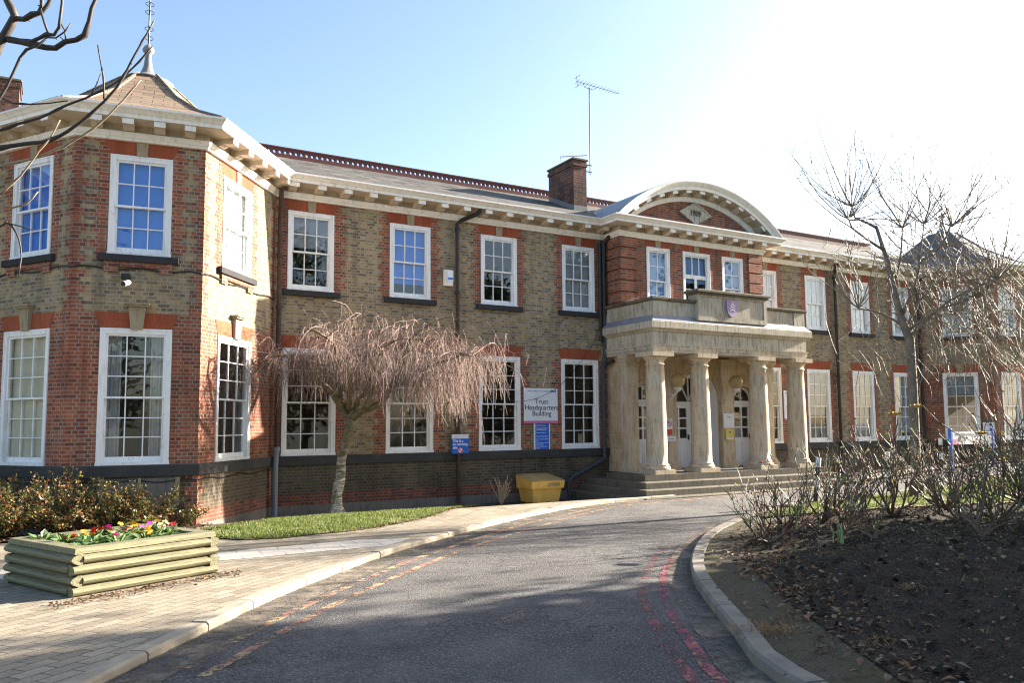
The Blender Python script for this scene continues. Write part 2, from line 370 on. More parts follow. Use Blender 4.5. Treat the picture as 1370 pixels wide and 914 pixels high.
m_paving = paving("buff block paving", [(0.21,0.178,0.132),(0.31,0.265,0.2),(0.26,0.222,0.168),(0.345,0.298,0.225)], (0.075,0.06,0.042), 0.3, 0.15, R(-38))
m_slab = paving("pale tactile slabs", [(0.42,0.39,0.34),(0.5,0.47,0.42),(0.46,0.43,0.38)], (0.2,0.18,0.15), 0.6, 0.4, R(3), 0.008)
m_kerb = simple("kerb concrete", (0.34,0.29,0.22), 0.9, 0.35, 4, 90, bump=0.5)
m_kerbdark = simple("mossy kerb stone", (0.20,0.175,0.145), 0.9, 0.4, 4, 90, bump=0.5)
def vergemat():
    m = NT("mossy tarmac verge"); p = m.pos(); a = m.noise(p, 2.6, 7, 0.75); b = m.noise(p, 75, 4, 0.8); d = m.noise(p, 9, 5, 0.75)
    c = m.ramp(b, [(0.34,(0.03,0.027,0.022)),(0.5,(0.085,0.074,0.055)),(0.66,(0.19,0.165,0.125)),(0.76,(0.34,0.3,0.24))])
    c = m.mix(m.math('MULTIPLY', m.ramp(a, [(0.45,(0,0,0)),(0.62,(1,1,1))]), 0.6), c, (0.10,0.095,0.03))
    c = m.mix(m.math('MULTIPLY', m.ramp(d, [(0.54,(0,0,0)),(0.64,(1,1,1))]), 0.6), c, (0.035,0.028,0.02))
    m.bump(m.math('ADD', b, d), 0.9, 0.02); return m.out(c, 0.95, spec=0.2)
m_verge = vergemat()
def soilmat():
    m = NT("dark garden soil"); p = m.pos(); a = m.noise(p, 11, 6, 0.75); b = m.noise(p, 60, 4, 0.7); d = m.noise(p, 1.2, 3)
    c = m.ramp(b, [(0.36,(0.009,0.007,0.006)),(0.5,(0.038,0.029,0.022)),(0.64,(0.11,0.085,0.062)),(0.76,(0.28,0.235,0.18))])
    c = m.mix(m.math('MULTIPLY', m.ramp(a, [(0.55,(0,0,0)),(0.7,(1,1,1))]), 0.6), c, (0.10,0.068,0.042))
    c = m.mix(m.math('MULTIPLY', m.ramp(d, [(0.5,(0,0,0)),(0.7,(1,1,1))]), 0.35), c, (0.035,0.04,0.018))
    m.bump(m.math('ADD', a, b), 1.0, 0.05); return m.out(c, 0.95, spec=0.2)
m_soil = soilmat()
m_lawn = simple("lawn turf", (0.135,0.135,0.045), 0.95, 0.55, 2.5, 70, bump=0.6)
m_far = simple("far ground", (0.085,0.085,0.06), 0.95, 0.4, 0.2, 6)
def leafmat(name, stops, rough=0.5, trans=0.25):
    m = NT(name); oi = m.n("ShaderNodeNewGeometry"); c = m.ramp(oi.outputs['Random Per Island'], stops)
    m.p.inputs['Base Color'].default_value = (1,1,1,1)
    tl = m.n("ShaderNodeBsdfTranslucent"); m.l(c, tl.inputs[0]); mx = m.n("ShaderNodeMixShader"); mx.inputs[0].default_value = trans
    m.out(c, rough, spec=0.35); m.l(m.p.outputs[0], mx.inputs[1]); m.l(tl.outputs[0], mx.inputs[2])
    m.l(mx.outputs[0], m.t.nodes["Material Output"].inputs[0]); return m.mat
m_grass = leafmat("grass blade", [(0.0,(0.07,0.115,0.018)),(0.4,(0.13,0.18,0.03)),(0.75,(0.19,0.23,0.055)),(1.0,(0.30,0.27,0.13))], 0.6, 0.35)
m_litter = leafmat("dead leaf", [(0,(0.07,0.04,0.025)),(0.4,(0.16,0.09,0.05)),(0.75,(0.26,0.17,0.10)),(1,(0.30,0.13,0.05))], 0.7, 0.1)
m_berb = leafmat("berberis leaf", [(0,(0.04,0.05,0.014)),(0.4,(0.11,0.12,0.03)),(0.68,(0.21,0.19,0.055)),(0.82,(0.22,0.08,0.03)),(0.92,(0.34,0.11,0.05)),(1,(0.46,0.34,0.2))], 0.35, 0.2)
m_primleaf = leafmat("primula leaf", [(0,(0.08,0.15,0.04)),(0.5,(0.16,0.26,0.09)),(1,(0.34,0.42,0.22))], 0.5, 0.25)
m_roseleaf = leafmat("rose leaf", [(0,(0.03,0.06,0.02)),(0.5,(0.09,0.14,0.03)),(0.8,(0.30,0.27,0.05)),(1,(0.36,0.22,0.05))], 0.45, 0.3)
m_ever = leafmat("evergreen leaf", [(0,(0.02,0.035,0.012)),(0.6,(0.045,0.07,0.02)),(1,(0.09,0.11,0.03))], 0.5, 0.1)
m_twigpink = leafmat("birch twig", [(0,(0.09,0.06,0.048)),(0.3,(0.19,0.125,0.105)),(0.7,(0.30,0.205,0.175)),(1,(0.40,0.30,0.25))], 0.75, 0.0)
def birchbark():
    m = NT("birch bark"); p = m.co('Object'); a = m.noise(p, 5, 6, 0.7); b = m.noise(m.co('Object',(1,1,5)), 6, 5, 0.7)
    c = m.ramp(b, [(0.38,(0.07,0.055,0.038)),(0.47,(0.30,0.265,0.20)),(0.62,(0.70,0.66,0.57))])
    z = m.n("ShaderNodeSeparateXYZ"); m.l(p, z.inputs[0])
    hi = m.ramp(m.math('MULTIPLY', m.math('ADD', z.outputs[2], m.math('MULTIPLY', a, 1.6)), 0.33), [(0.50,(0,0,0)),(0.82,(1,1,1))])
    bl = m.noise(m.co('Object',(1,1,0.5)), 7, 4, 0.7); c = m.mix(m.math('MULTIPLY', m.ramp(bl, [(0.52,(0,0,0)),(0.6,(1,1,1))]), 0.8), c, (0.09,0.075,0.05))
    c = m.mix(m.math('MULTIPLY', hi, 0.85), c, m.mix(a, (0.04,0.03,0.018), (0.20,0.16,0.07)))
    m.bump(b, 0.6, 0.02); return m.out(c, 0.85, spec=0.25)
m_birch = birchbark()
m_bark = simple("grey brown bark", (0.19,0.16,0.125), 0.9, 0.6, 6, 40, bump=0.7)
m_branch = simple("smooth dark bark", (0.055,0.042,0.034), 0.6, 0.5, 12, 60, bump=0.3)
m_sunlitbark = simple("pale sunlit shoot", (0.36,0.27,0.17), 0.6, 0.3, 12, 60)  # sunlight on these shoots is put into the colour
m_shoot = simple("grey shoot bark", (0.20,0.165,0.125), 0.6, 0.35, 4, 30)
m_rosestem = simple("woody rose stem", (0.12,0.078,0.055), 0.6, 0.5, 5, 40)
m_greenstem = simple("green rose stem", (0.10,0.12,0.05), 0.5, 0.4, 5, 40)
m_hip = simple("rose hip", (0.50,0.10,0.03), 0.35, 0.4, 30, 60)
m_darkhip = simple("withered hip", (0.10,0.03,0.025), 0.6, 0.4, 30, 60)
m_petalY = simple("yellow rose petal", (0.72,0.55,0.17), 0.6, 0.2, 20, 60)
def woodmat():
    m = NT("tanalised log"); v = m.co('Object',(1.2,14,14)); a = m.noise(v, 3, 5, 0.65); b = m.noise(m.co('Object'), 2.2, 4)
    c = m.ramp(a, [(0.25,(0.075,0.072,0.04)),(0.42,(0.155,0.148,0.085)),(0.55,(0.20,0.185,0.11)),(0.75,(0.245,0.22,0.14))])
    c = m.mix(m.math('MULTIPLY', m.ramp(b, [(0.5,(0,0,0)),(0.68,(1,1,1))]), 0.55), c, (0.17,0.16,0.10))
    ck = m.noise(m.co('Object',(0.7,26,26)), 2.0, 4, 0.6); c = m.mix(m.math('MULTIPLY', m.ramp(ck, [(0.60,(0,0,0)),(0.66,(1,1,1))]), 0.75), c, (0.045,0.04,0.025))
    sp_ = m.noise(m.co('Object'), 28, 3); c = m.mix(m.math('MULTIPLY', m.ramp(sp_, [(0.62,(0,0,0)),(0.7,(1,1,1))]), 0.4), c, (0.06,0.055,0.035))
    m.bump(m.math('SUBTRACT', a, m.math('MULTIPLY', ck, 0.8)), 0.6, 0.01); return m.out(c, 0.8, spec=0.25)
m_log = woodmat()
m_yellowp = simple("faded yellow plastic", (0.80,0.47,0.105), 0.45, 0.22, 3, 30)
m_yellowlid = simple("grimy yellow lid", (0.36,0.26,0.10), 0.7, 0.45, 3, 40)
m_signw = simple("white sign panel", (0.72,0.76,0.82), 0.35, 0.05, 2, 20)
m_signb = simple("blue sign panel", (0.015,0.13,0.60), 0.35, 0.08, 2, 20)
m_pink = simple("pink sign band", (0.62,0.16,0.36), 0.4, 0.05, 2, 20)
m_text = simple("dark lettering", (0.03,0.03,0.035), 0.5, 0.1)
m_textw = simple("white lettering", (0.82,0.84,0.86), 0.5, 0.05)
m_textgrey = simple("grey lettering", (0.28,0.33,0.42), 0.5, 0.05)
m_redring = simple("red ring", (0.6,0.03,0.03), 0.5, 0.05)
m_signy = simple("yellow notice", (0.62,0.5,0.1), 0.5, 0.1)
m_lav = simple("lavender shield", (0.34,0.24,0.42), 0.6, 0.15, 5, 40)
m_globe = simple("amber globe", (0.50,0.38,0.19), 0.12, 0.15, 5, 40)
m_black = simple("black paint", (0.02,0.02,0.022), 0.5, 0.3)
m_redpaint = NT("worn red road paint")
def roadpaint(name, col, thresh, col2=None, yt=0.53):
    m = NT(name); p = m.pos(); a = m.noise(p, 5.5, 6, 0.75); b = m.noise(p, 55, 3, 0.7); k = m.math('ADD', m.math('MULTIPLY', a, 0.65), m.math('MULTIPLY', b, 0.35))
    c = m.mix(b, mul(col,0.7), mul(col,1.25))
    if col2:
        y = m.noise(m.pos((1,1,1)), 4.2, 6, 0.75); c = m.mix(m.ramp(y, [(yt,(0,0,0)),(yt+0.05,(1,1,1))]), c, col2)
    tr = m.n("ShaderNodeBsdfTransparent"); mx = m.n("ShaderNodeMixShader")
    m.l(m.ramp(k, [(thresh-0.035,(0.12,0.12,0.12)),(thresh+0.035,(1,1,1))]), mx.inputs[0])
    m.out(c, 0.8, spec=0.3); m.bump(b, 0.6, 0.01); m.l(m.p.outputs[0], mx.inputs[1]); m.l(tr.outputs[0], mx.inputs[2])
    m.l(mx.outputs[0], m.t.nodes["Material Output"].inputs[0]); return m.mat
bpy.data.materials.remove(m_redpaint.mat)
m_redline = roadpaint("worn red road line", (0.33,0.095,0.115), 0.505, (0.38,0.31,0.12), 0.555)
m_faintline = roadpaint("faint red road line", (0.31,0.10,0.115), 0.47, (0.36,0.30,0.12), 0.56)
m_pinkline = roadpaint("faded red yellow line", (0.40,0.20,0.15), 0.50, (0.50,0.40,0.2), 0.50)

# ------------------------------------------------------------------ ground
def sstep(a, b, x):
    t = min(1.0, max(0.0, (x-a)/(b-a))); return t*t*(3-2*t)
def zg(x, y):
    return -1.06 - 0.0062*(max(-22.0, min(y, 0.0))+20) - 0.25*sstep(-3.7, -0.2, y) + 0.45*sstep(1.0, 12.0, x)
def catmull(pts, step=0.25):
    P = [Vector(p) for p in pts]; out = []
    for i in range(len(P)-1):
        a = P[i-1] if i else P[0]*2-P[1]; b, c = P[i], P[i+1]; d = P[i+2] if i+2 < len(P) else P[-1]*2-P[-2]
        n = max(1, int((c-b).length/step))
        for k in range(n):
            t = k/n; out.append(0.5*((2*b)+(c-a)*t+(2*a-5*b+4*c-d)*t*t+(3*b-a-3*c+d)*t**3))
    out.append(P[-1]); return out
def inpoly(x, y, poly):
    c = False; j = len(poly)-1
    for i in range(len(poly)):
        xi,yi = poly[i][0],poly[i][1]; xj,yj = poly[j][0],poly[j][1]
        if (yi > y) != (yj > y) and x < (xj-xi)*(y-yi)/(yj-yi)+xi: c = not c
        j = i
    return c
def sheet(name, poly, off, mat, grid=0.5, zf=None, edge=0.5, kind='structure', parent=None):
    pts = []
    for i in range(len(poly)):
        a = Vector(poly[i][:2]); b = Vector(poly[(i+1)%len(poly)][:2]); n = max(1, int((b-a).length/edge))
        for k in range(n): pts.append(a+(b-a)*k/n)
    nb = len(pts); xs = [p.x for p in pts]; ys = [p.y for p in pts]
    inner = []; x = min(xs)+grid/2
    while x < max(xs):
        y = min(ys)+grid/2
        while y < max(ys):
            if inpoly(x, y, poly): inner.append(Vector((x+random.uniform(-.02,.02)*grid, y+random.uniform(-.02,.02)*grid)))
            y += grid
        x += grid
    res = delaunay_2d_cdt(pts+inner, [(i,(i+1)%nb) for i in range(nb)], [], 1, 1e-4)
    f = zf or zg
    mb = MB(); mb.idx([(v.x, v.y, f(v.x,v.y)+off) for v in res[0]], [tuple(t) for t in res[2]])
    for i,t in enumerate(mb.f):
        a,b,c = (mb.v[k] for k in t)
        if (b-a).cross(c-a).z < 0: mb.f[i] = tuple(reversed(t))
    o = mb.build(name, mat, parent, smooth=True)
    if kind: o["kind"] = kind
    return o
# base sheet to the horizon
mb = MB(); xs = [-900,-300,-120,-60,-40]+[-30+2*k for k in range(31)]+[40,60,120,300,900]; ys = [-900,-300,-120,-60,-40]+[-30+0.75*k for k in range(48)]+[12,20,40,120,300,900]
vs = [(x,y,zg(x,y)-0.25) for y in ys for x in xs]; nx = len(xs)
mb.idx(vs, [(j*nx+i, j*nx+i+1, (j+1)*nx+i+1, (j+1)*nx+i) for j in range(len(ys)-1) for i in range(nx-1)])
mb.build("ground", m_far, smooth=True)["kind"] = "structure"

KL = [(-21.5,-30),(-20.6,-22),(-19.0,-16.5),(-17.9,-14.0),(-17.1,-12.75),(-16.22,-11.6),(-15.37,-10.5),(-14.55,-9.62),(-13.75,-8.80),(-12.88,-8.0),(-12.1,-7.38),(-10.47,-6.16),(-8.5,-4.85),(-6.6,-3.85),(-4.9,-3.42),(-3.2,-3.32)]
KLs = catmull(KL, 0.4)
NORTH = [(4.0,-3.32),(9.0,-3.45),(16,-3.6),(40,-4.0)]
KR = [(-13.3,-30),(-13.4,-22),(-13.35,-17.5),(-12.98,-15.5),(-12.3,-14.4),(-11.6,-13.35),(-10.85,-12.3),(-10.05,-11.38),(-9.2,-10.55),(-8.05,-9.55),(-6.3,-8.4),(-4.1,-7.25),(-2.0,-6.62),(1.0,-6.25),(5.0,-6.0),(10,-5.9),(40,-6.2)]
KRs = catmull(KR, 0.4)
road = [tuple(p) for p in KLs]+NORTH+[tuple(p) for p in reversed(KRs)]
sheet("road", road, -0.08, m_asphalt, 0.5)
def offset_line(L, d):
    out = []
    for i,p in enumerate(L):
        a = L[max(0,i-1)]; b = L[min(len(L)-1,i+1)]; t = (b-a).normalized(); out.append(p+Vector((-t.y,t.x))*d)
    return out
def kerb(name, L, side, mat, w=0.15, top=0.0, length=0.92):
    mb = MB(); inn = offset_line(L, side*w)
    acc = 0.0; segs = []; cur = [0]
    for i in range(1,len(L)):
        acc += (L[i]-L[i-1]).length; cur.append(i)
        if acc >= length: segs.append(cur); cur = [i]; acc = 0.0
    if len(cur) > 1: segs.append(cur)
    for sgm in segs:
        j = random.uniform(-0.008,0.008)
        for a,b in zip(sgm[:-1], sgm[1:]):
            pa,pb,qa,qb = L[a].copy(),L[b].copy(),inn[a].copy(),inn[b].copy()
            if a == sgm[0]: pa += (pb-pa)*0.02; qa += (qb-qa)*0.02
            if b == sgm[-1]: pb -= (pb-pa)*0.02; qb -= (qb-qa)*0.02
            pts = []
            for P,Q in ((pa,qa),(pb,qb)):
                d = (Q-P).normalized(); z = zg(P.x,P.y)
                pts.append([Vector((P.x,P.y,z-0.2)), Vector((P.x,P.y,z+top-0.025+j)), Vector((P.x+d.x*0.025,P.y+d.y*0.025,z+top+j)), Vector((Q.x,Q.y,zg(Q.x,Q.y)+top+j)), Vector((Q.x,Q.y,z-0.2))])
            A,B = pts; n = 5
            mb.idx(A+B, [tuple(range(n)), tuple(range(2*n-1,n-1,-1))]+[(k,(k+1)%n,n+(k+1)%n,n+k) for k in range(n)])
    mb.build(name, mat)["kind"] = "structure"; return inn
KLi = kerb("pavement_kerb", KLs, 1, m_kerb, 0.16, 0.006)
KRi = kerb("island_kerb", KRs, -1, m_kerbdark, 0.17, 0.035)
# fitted plan points of the building
C0, C1, C2, C3 = (-19.278,0.516), (-17.293,-2.405), (-14.995,-2.719), (-12.92,0.0)
D3, D2, D1, D0 = (12.77,0.0), (14.45,-2.0), (16.9,-2.15), (18.9,0.6)
BX0, BX1, BY = -2.88, 3.05, -0.75
pave = [tuple(p) for p in KLi if p.y < -3.2]+[(-3.9,-3.2),(-3.9,0.3),(-12.9,0.3),(-15.0,0.2),(-19.0,1.2),(-40,2),(-40,-30)]
sheet("pavement", pave, 0.0, m_paving, 0.4)
sheet("side_path", [(-15.1,-3.1),(-14.9,-2.6),(-12.95,0.05),(-3.9,0.05),(-4.2,-1.05),(-7.7,-1.15),(-9.3,-2.5),(-12.6,-3.2)], 0.005, m_asphalt_dark, 0.3)
sheet("slab_path", [(-30,-6.6),(-20,-6.95),(-15.5,-7.05),(-13.2,-6.92),(-12.35,-7.25),(-12.98,-7.8),(-15.6,-7.86),(-20,-7.75),(-30,-7.4)], 0.005, m_slab, 0.3)
rpave = [(3.75,-3.3)]+[(x,y+0.02) for x,y in NORTH[1:]]+[(40,8),(19,1.2),(16.9,-1.0),(14.5,-1.0),(12.7,0.3),(3.75,0.3)]
sheet("far_pavement", rpave, -0.02, m_paving, 0.5)
LAWN = [(-15.35,-4.3),(-15.15,-5.3),(-14.75,-5.85),(-14.1,-6.0),(-13.5,-5.85),(-12.87,-5.75),(-11.76,-5.2),(-10.45,-4.1),(-9.1,-2.4),(-7.65,-1.2),(-8.3,-1.05),(-10.0,-1.2),(-11.6,-1.15),(-12.7,-1.55),(-13.6,-2.65),(-14.3,-3.35)]
LAWN = [tuple(p) for p in catmull(LAWN+[LAWN[0]], 0.4)[:-1]]
def zl(x,y): return zg(x,y)-0.005+0.018*noise.noise(Vector((x*0.8,y*0.8,0)))
sheet("lawn", LAWN, 0.022, m_lawn, 0.3, zl)
SHRUBBED = [(-24,-0.5),(-19.5,0.3),(-17.3,-2.35),(-15.05,-2.68),(-14.8,-3.1),(-15.3,-3.9),(-17.4,-4.1),(-20,-3.6),(-24,-3.0)]
sheet("shrub_bed", SHRUBBED, 0.03, m_soil, 0.3)
# island: verge strip, planted bed, lawn
isl = [tuple(p) for p in KRi]+[(40,-30)]
sheet("island_verge", isl, 0.004, m_verge, 0.6)
BED = [(-11.9,-26),(-12.5,-18.5),(-12.5,-16.2),(-12.0,-15.4),(-11.5,-14.6),(-10.85,-13.6),(-9.85,-12.3),(-8.65,-11.0),(-7.5,-10.15),(-5.9,-9.3),(-4.2,-8.8),(-2.4,-8.9),(0.5,-9.6),(3.5,-11.5),(6,-15),(6,-26)]
BED = [tuple(p) for p in catmull(BED, 0.5)]
def pdist(x,y,poly):
    d = 1e9; p = Vector((x,y))
    for i in range(len(poly)):
        a = Vector(poly[i]); b = Vector(poly[(i+1)%len(poly)]); ab = b-a
        t = max(0,min(1,(p-a).dot(ab)/max(1e-9,ab.length_squared))); d = min(d,(p-a-ab*t).length)
    return d
BEDc = BED[::3]
def zbed(x,y):
    d = pdist(x,y,BEDc); k = sstep(0,2.2,d)
    n = noise.noise(Vector((x*2.3,y*2.3,1)))*0.045+noise.noise(Vector((x*7,y*7,3)))*0.035+noise.noise(Vector((x*13,y*13,5)))*0.03
    return zg(x,y)+0.22*k+n*min(1,d*2.5)+0.002
sheet("flower_bed", BED, 0.012, m_soil, 0.085, zbed, 0.15)
LAWN2 = [(-5.6,-8.55),(-4.0,-7.7),(-2.0,-7.05),(1,-6.7),(5,-6.45),(12,-6.3),(30,-6.6),(30,-14),(6,-14),(3.6,-11.3),(0.6,-9.4),(-2.4,-8.75),(-4.2,-8.6)]
sheet("island_lawn", LAWN2, 0.04, m_lawn, 0.5)
# painted lines
def line(name, pts, w, mat, off=-0.074):
    L = catmull(pts, 0.3); mb = MB(); A = offset_line(L, w/2); B = offset_line(L, -w/2)
    for i in range(len(L)-1):
        q = [A[i],B[i],B[i+1],A[i+1]]; mb.face([(p.x,p.y,zg(p.x,p.y)+off) for p in q])
    mb.build(name, mat)["kind"] = "structure"
line("road_line", [(-16.6,-12.75),(-15.84,-11.79),(-14.6,-10.42),(-13.12,-8.95),(-12.0,-8.0),(-10.84,-7.08),(-9.4,-6.0),(-8.0,-5.15),(-6.3,-4.2),(-4.6,-3.78),(-2.0,-3.68),(3,-3.7),(9,-3.85)], 0.11, m_pinkline)
line("road_line", [(-16.5,-13.05),(-15.7,-12.08),(-14.9,-11.15),(-13.9,-10.15),(-12.85,-9.15),(-11.7,-8.15),(-9.9,-6.85),(-8.1,-5.6),(-6.3,-4.5),(-4.6,-4.05),(-2,-3.93),(3,-3.92)], 0.10, m_pinkline)
line("road_line", [(-13.6,-16.5),(-13.28,-15.26),(-12.92,-14.62),(-12.35,-13.71),(-11.69,-12.76),(-11.08,-12.02),(-10.45,-11.35),(-9.6,-10.58),(-8.4,-9.6),(-6.9,-8.62),(-5.2,-7.75)], 0.105, m_redline)
line("road_line", [(-13.7,-15.7),(-13.41,-15.07),(-13.1,-14.5),(-12.6,-13.7),(-11.8,-12.5),(-11.1,-11.7),(-10.1,-10.7),(-9.2,-9.85)], 0.11, m_faintline)

def dustmat():
    m = NT("road sweepings"); p = m.pos(); a = m.noise(p, 2.2, 6, 0.75); b = m.noise(p, 60, 4, 0.8); uv = m.co('UV')
    c = m.ramp(b, [(0.35,(0.10,0.08,0.06)),(0.5,(0.26,0.22,0.17)),(0.68,(0.48,0.42,0.34))])
    tr = m.n("ShaderNodeBsdfTransparent"); mx = m.n("ShaderNodeMixShader"); k = m.math('ADD', m.math('MULTIPLY', a, 0.5), m.math('MULTIPLY', b, 0.5))
    m.l(m.ramp(k, [(0.44,(1,1,1)),(0.56,(0.0,0.0,0.0))]), mx.inputs[0]); m.out(c, 0.95, spec=0.2); m.bump(b, 1.0, 0.015)
    m.l(m.p.outputs[0], mx.inputs[2]); m.l(tr.outputs[0], mx.inputs[1]); m.l(mx.outputs[0], m.t.nodes["Material Output"].inputs[0]); return m.mat
m_dust = dustmat()
def strip(name, L, w, mat, off, a=0, b=None):
    mb = MB(); L = L[a:b]; A = L; B = offset_line(L, w)
    for i in range(len(L)-1): mb.face([(p.x,p.y,zg(p.x,p.y)+off) for p in (A[i],B[i],B[i+1],A[i+1])])
    mb.build(name, mat)["kind"] = "structure"
strip("road_sweepings", KLs, -0.42, m_dust, -0.070, 20); strip("road_sweepings", KRs, 0.30, m_dust, -0.070, 20)
# ------------------------------------------------------------------ building
ZB = -1.43
bld = thing("brick_building", "long two storey brick building dated 1909 with stone columned portico and white cornice", "building", (0.085,0,ZB), worldparts=True)
def part(mb, name, mats, smooth=False): return mb.build(name, mats, bld, smooth)
ZT = 6.42
WALLM = [m_red, m_yellow, m_darkyellow, m_redband, m_render]
def wall(mb, P0, P1, z0, z1, ops, matf, zbreaks=(), depth=0.14, ubreaks=()):
    a = Vector(P0); b = Vector(P1); L = (b-a).length; e = (b-a)/L; n = Vector((-e.y,e.x))   # n points inward
    us = sorted({0.0,L,*[u for o in ops for u in o[:2]],*ubreaks}); zs = sorted({z0,z1,*[z for o in ops for z in o[2:]],*zbreaks})
    us = [u for u in us if -1e-6 <= u <= L+1e-6]; zs = [z for z in zs if z0-1e-6 <= z <= z1+1e-6]
    P = lambda u,z,d=0: (a.x+e.x*u+n.x*d, a.y+e.y*u+n.y*d, z)
    for i in range(len(us)-1):
        for j in range(len(zs)-1):
            um,zm = (us[i]+us[i+1])/2,(zs[j]+zs[j+1])/2
            if any(o[0] < um < o[1] and o[2] < zm < o[3] for o in ops): continue
            mb.face([P(us[i],zs[j]),P(us[i+1],zs[j]),P(us[i+1],zs[j+1]),P(us[i],zs[j+1])], matf(um,zm))
    for o in ops:
        u0,u1,a0,a1 = o
        for q in ([(u0,a0),(u0,a1)],[(u1,a0),(u1,a1)],[(u0,a0),(u1,a0)],[(u0,a1),(u1,a1)]):
            (p,r),(s_,t) = q; mb.face([P(p,r),P(s_,t),P(s_,t,depth),P(p,r,depth)], matf((u0+u1)/2,(a0+a1)/2))
LH, U0, U1 = 2.64, 4.08, 6.08
def basemat(u,z):
    return 1 if z > -0.11 else 2 if z > -0.92 else 3 if z > -1.2 else 4
def baymat(u,z):
    return (1 if z > 2.95 else 0) if z > -0.11 else 2 if z > -0.92 else 3 if z > -1.2 else 4
ZBR = (-1.2,-0.92,-0.11,2.95)
WL = [(-12.03,1.34,1.17),(-9.356,1.34,1.17),(-6.646,1.34,1.17),(-3.91,1.34,1.17)]
WR = [(4.06,1.23,1.09),(6.63,1.23,1.09),(9.14,1.23,1.09),(11.6,1.23,1.09)]
def ops_for(ws, x0): 
    o = []
    for x,wl,wu in ws: o += [(x-wl/2-x0,x+wl/2-x0,0.0,LH),(x-wu/2-x0,x+wu/2-x0,U0,U1)]
    return o
dress = MB()      # toothed red brick margins, 5 mm proud of the wall
def tooth(P0, P1, ue, side, z0, z1, w1=0.22, w2=0.335, out=0.005, c=0.075):
    a = Vector(P0); b = Vector(P1); L = (b-a).length; e = (b-a)/L; n = Vector((e.y,-e.x))
    k0 = math.ceil(z0/c-1e-6); z = z0; k = k0
    while z < z1-1e-4:
        t = min((k+1)*c, z1) if (k+1)*c > z+1e-4 else z+c
        wd = w1 if (k//2) % 2 else w2
        u0,u1 = (ue,ue+wd) if side > 0 else (ue-wd,ue); u0 = max(0,u0); u1 = min(L,u1)
        q = [(u0,z),(u1,z),(u1,t),(u0,t)]
        dress.face([(a.x+e.x*u+n.x*out, a.y+e.y*u+n.y*out, zz) for u,zz in q]); z = t; k += 1
mw = MB(); wall(mw, C3, (BX0,0), -1.6, ZT, ops_for(WL, C3[0]), basemat, ZBR)
part(mw, "front_wall", WALLM)
mw = MB(); wall(mw, (BX1,0), D3, -1.6, ZT, ops_for(WR, BX1), basemat, ZBR)
part(mw, "front_wall", WALLM)
for ws,P0,P1 in ((WL,C3,(BX0,0)),(WR,(BX1,0),D3)):
    for x,wl,wu in ws:
        for s_ in (-1,1):
            tooth(P0,P1, x+s_*wl/2-P0[0], s_, 0.0, LH+0.005); tooth(P0,P1, x+s_*wu/2-P0[0], s_, U0, ZT-0.05, 0.2, 0.3)
facets = []
def pav(A, B, tl, wl, tu, wu, below=False):
    L = (Vector(B)-Vector(A)).length
    o = [(tl-wl/2,tl+wl/2,0.0,LH),(tu-wu/2,tu+wu/2,U0,U1)]
    mb = MB(); wall(mb, A, B, -1.6, ZT, o, baymat, ZBR); part(mb, "pavilion_wall", WALLM)
    for u,s_ in ((tu-wu/2,-1),(tu+wu/2,1)): tooth(A,B,u,s_,U0-0.1,ZT-0.05,0.2,0.3)
    tooth(A,B,0,1,2.95,ZT-0.05,0.115,0.23); tooth(A,B,L,-1,2.95,ZT-0.05,0.115,0.23)
    tooth(A,B,0,1,-0.92,-0.23,0.115,0.23); tooth(A,B,L,-1,-0.92,-0.23,0.115,0.23)
    e = (Vector(B)-Vector(A)).normalized(); facets.append((A,e,math.atan2(e.y,e.x),tl,wl,tu,wu,L))
Lf = (Vector(C1)-Vector(C0)).length
pav(C0,C1, Lf-1.265,1.394, Lf-1.265,1.22); pav(C1,C2, 1.151,1.275, 1.151,1.126); pav(C2,C3, 1.4416,1.55, 1.4416,1.36)
Lr = (Vector(D2)-Vector(D3)).length
pav(D3,D2, Lr*0.53,1.25, Lr*0.53,1.08); pav(D2,D1, 0.95,1.2, 0.95,1.05); pav(D1,D0, 1.6,1.25, 1.6,1.1)
mb = MB()
wall(mb, (-24,0.5), C0, -1.6, ZT, [], basemat, ZBR); wall(mb, D0, (26,0.6), -1.6, ZT, [], basemat, ZBR)
part(mb, "end_wall", WALLM)
mb = MB(); mb.face([(-24,6.6,-1.6),(26,6.6,-1.6),(26,6.6,ZT),(-24,6.6,ZT)]); part(mb, "rear_wall", m_yellow)
# interior
mb = MB()
for z in (-0.35,3.3): mb.face([(-23.9,0.16,z),(-19.2,0.62,z),(-17.2,-2.2,z),(-15.1,-2.5,z),(-12.9,0.16,z),(12.7,0.16,z),(14.4,-1.8,z),(16.9,-1.95,z),(18.8,0.7,z),(26,0.7,z),(26,6.5,z),(-23.9,6.5,z)], 0)
mb.face([(-23.9,3.2,-0.35),(26,3.2,-0.35),(26,3.2,6.3),(-23.9,3.2,6.3)], 0)
for x in (-12.9,-10.7,-8.0,-5.3,5.3,7.9,10.4,12.6): mb.face([(x,0.16,-0.35),(x,3.2,-0.35),(x,3.2,6.3),(x,0.16,6.3)], 0)
part(mb, "interior_wall", m_interior)
mb = MB()
for z in (3.26,6.3): mb.face([(-23.9,0.16,z),(-19.2,0.62,z),(-17.2,-2.2,z),(-15.1,-2.5,z),(-12.9,0.16,z),(12.7,0.16,z),(14.4,-1.8,z),(16.9,-1.95,z),(18.8,0.7,z),(26,0.7,z),(26,6.5,z),(-23.9,6.5,z)], 0)
part(mb, "interior_ceiling", m_ceil)
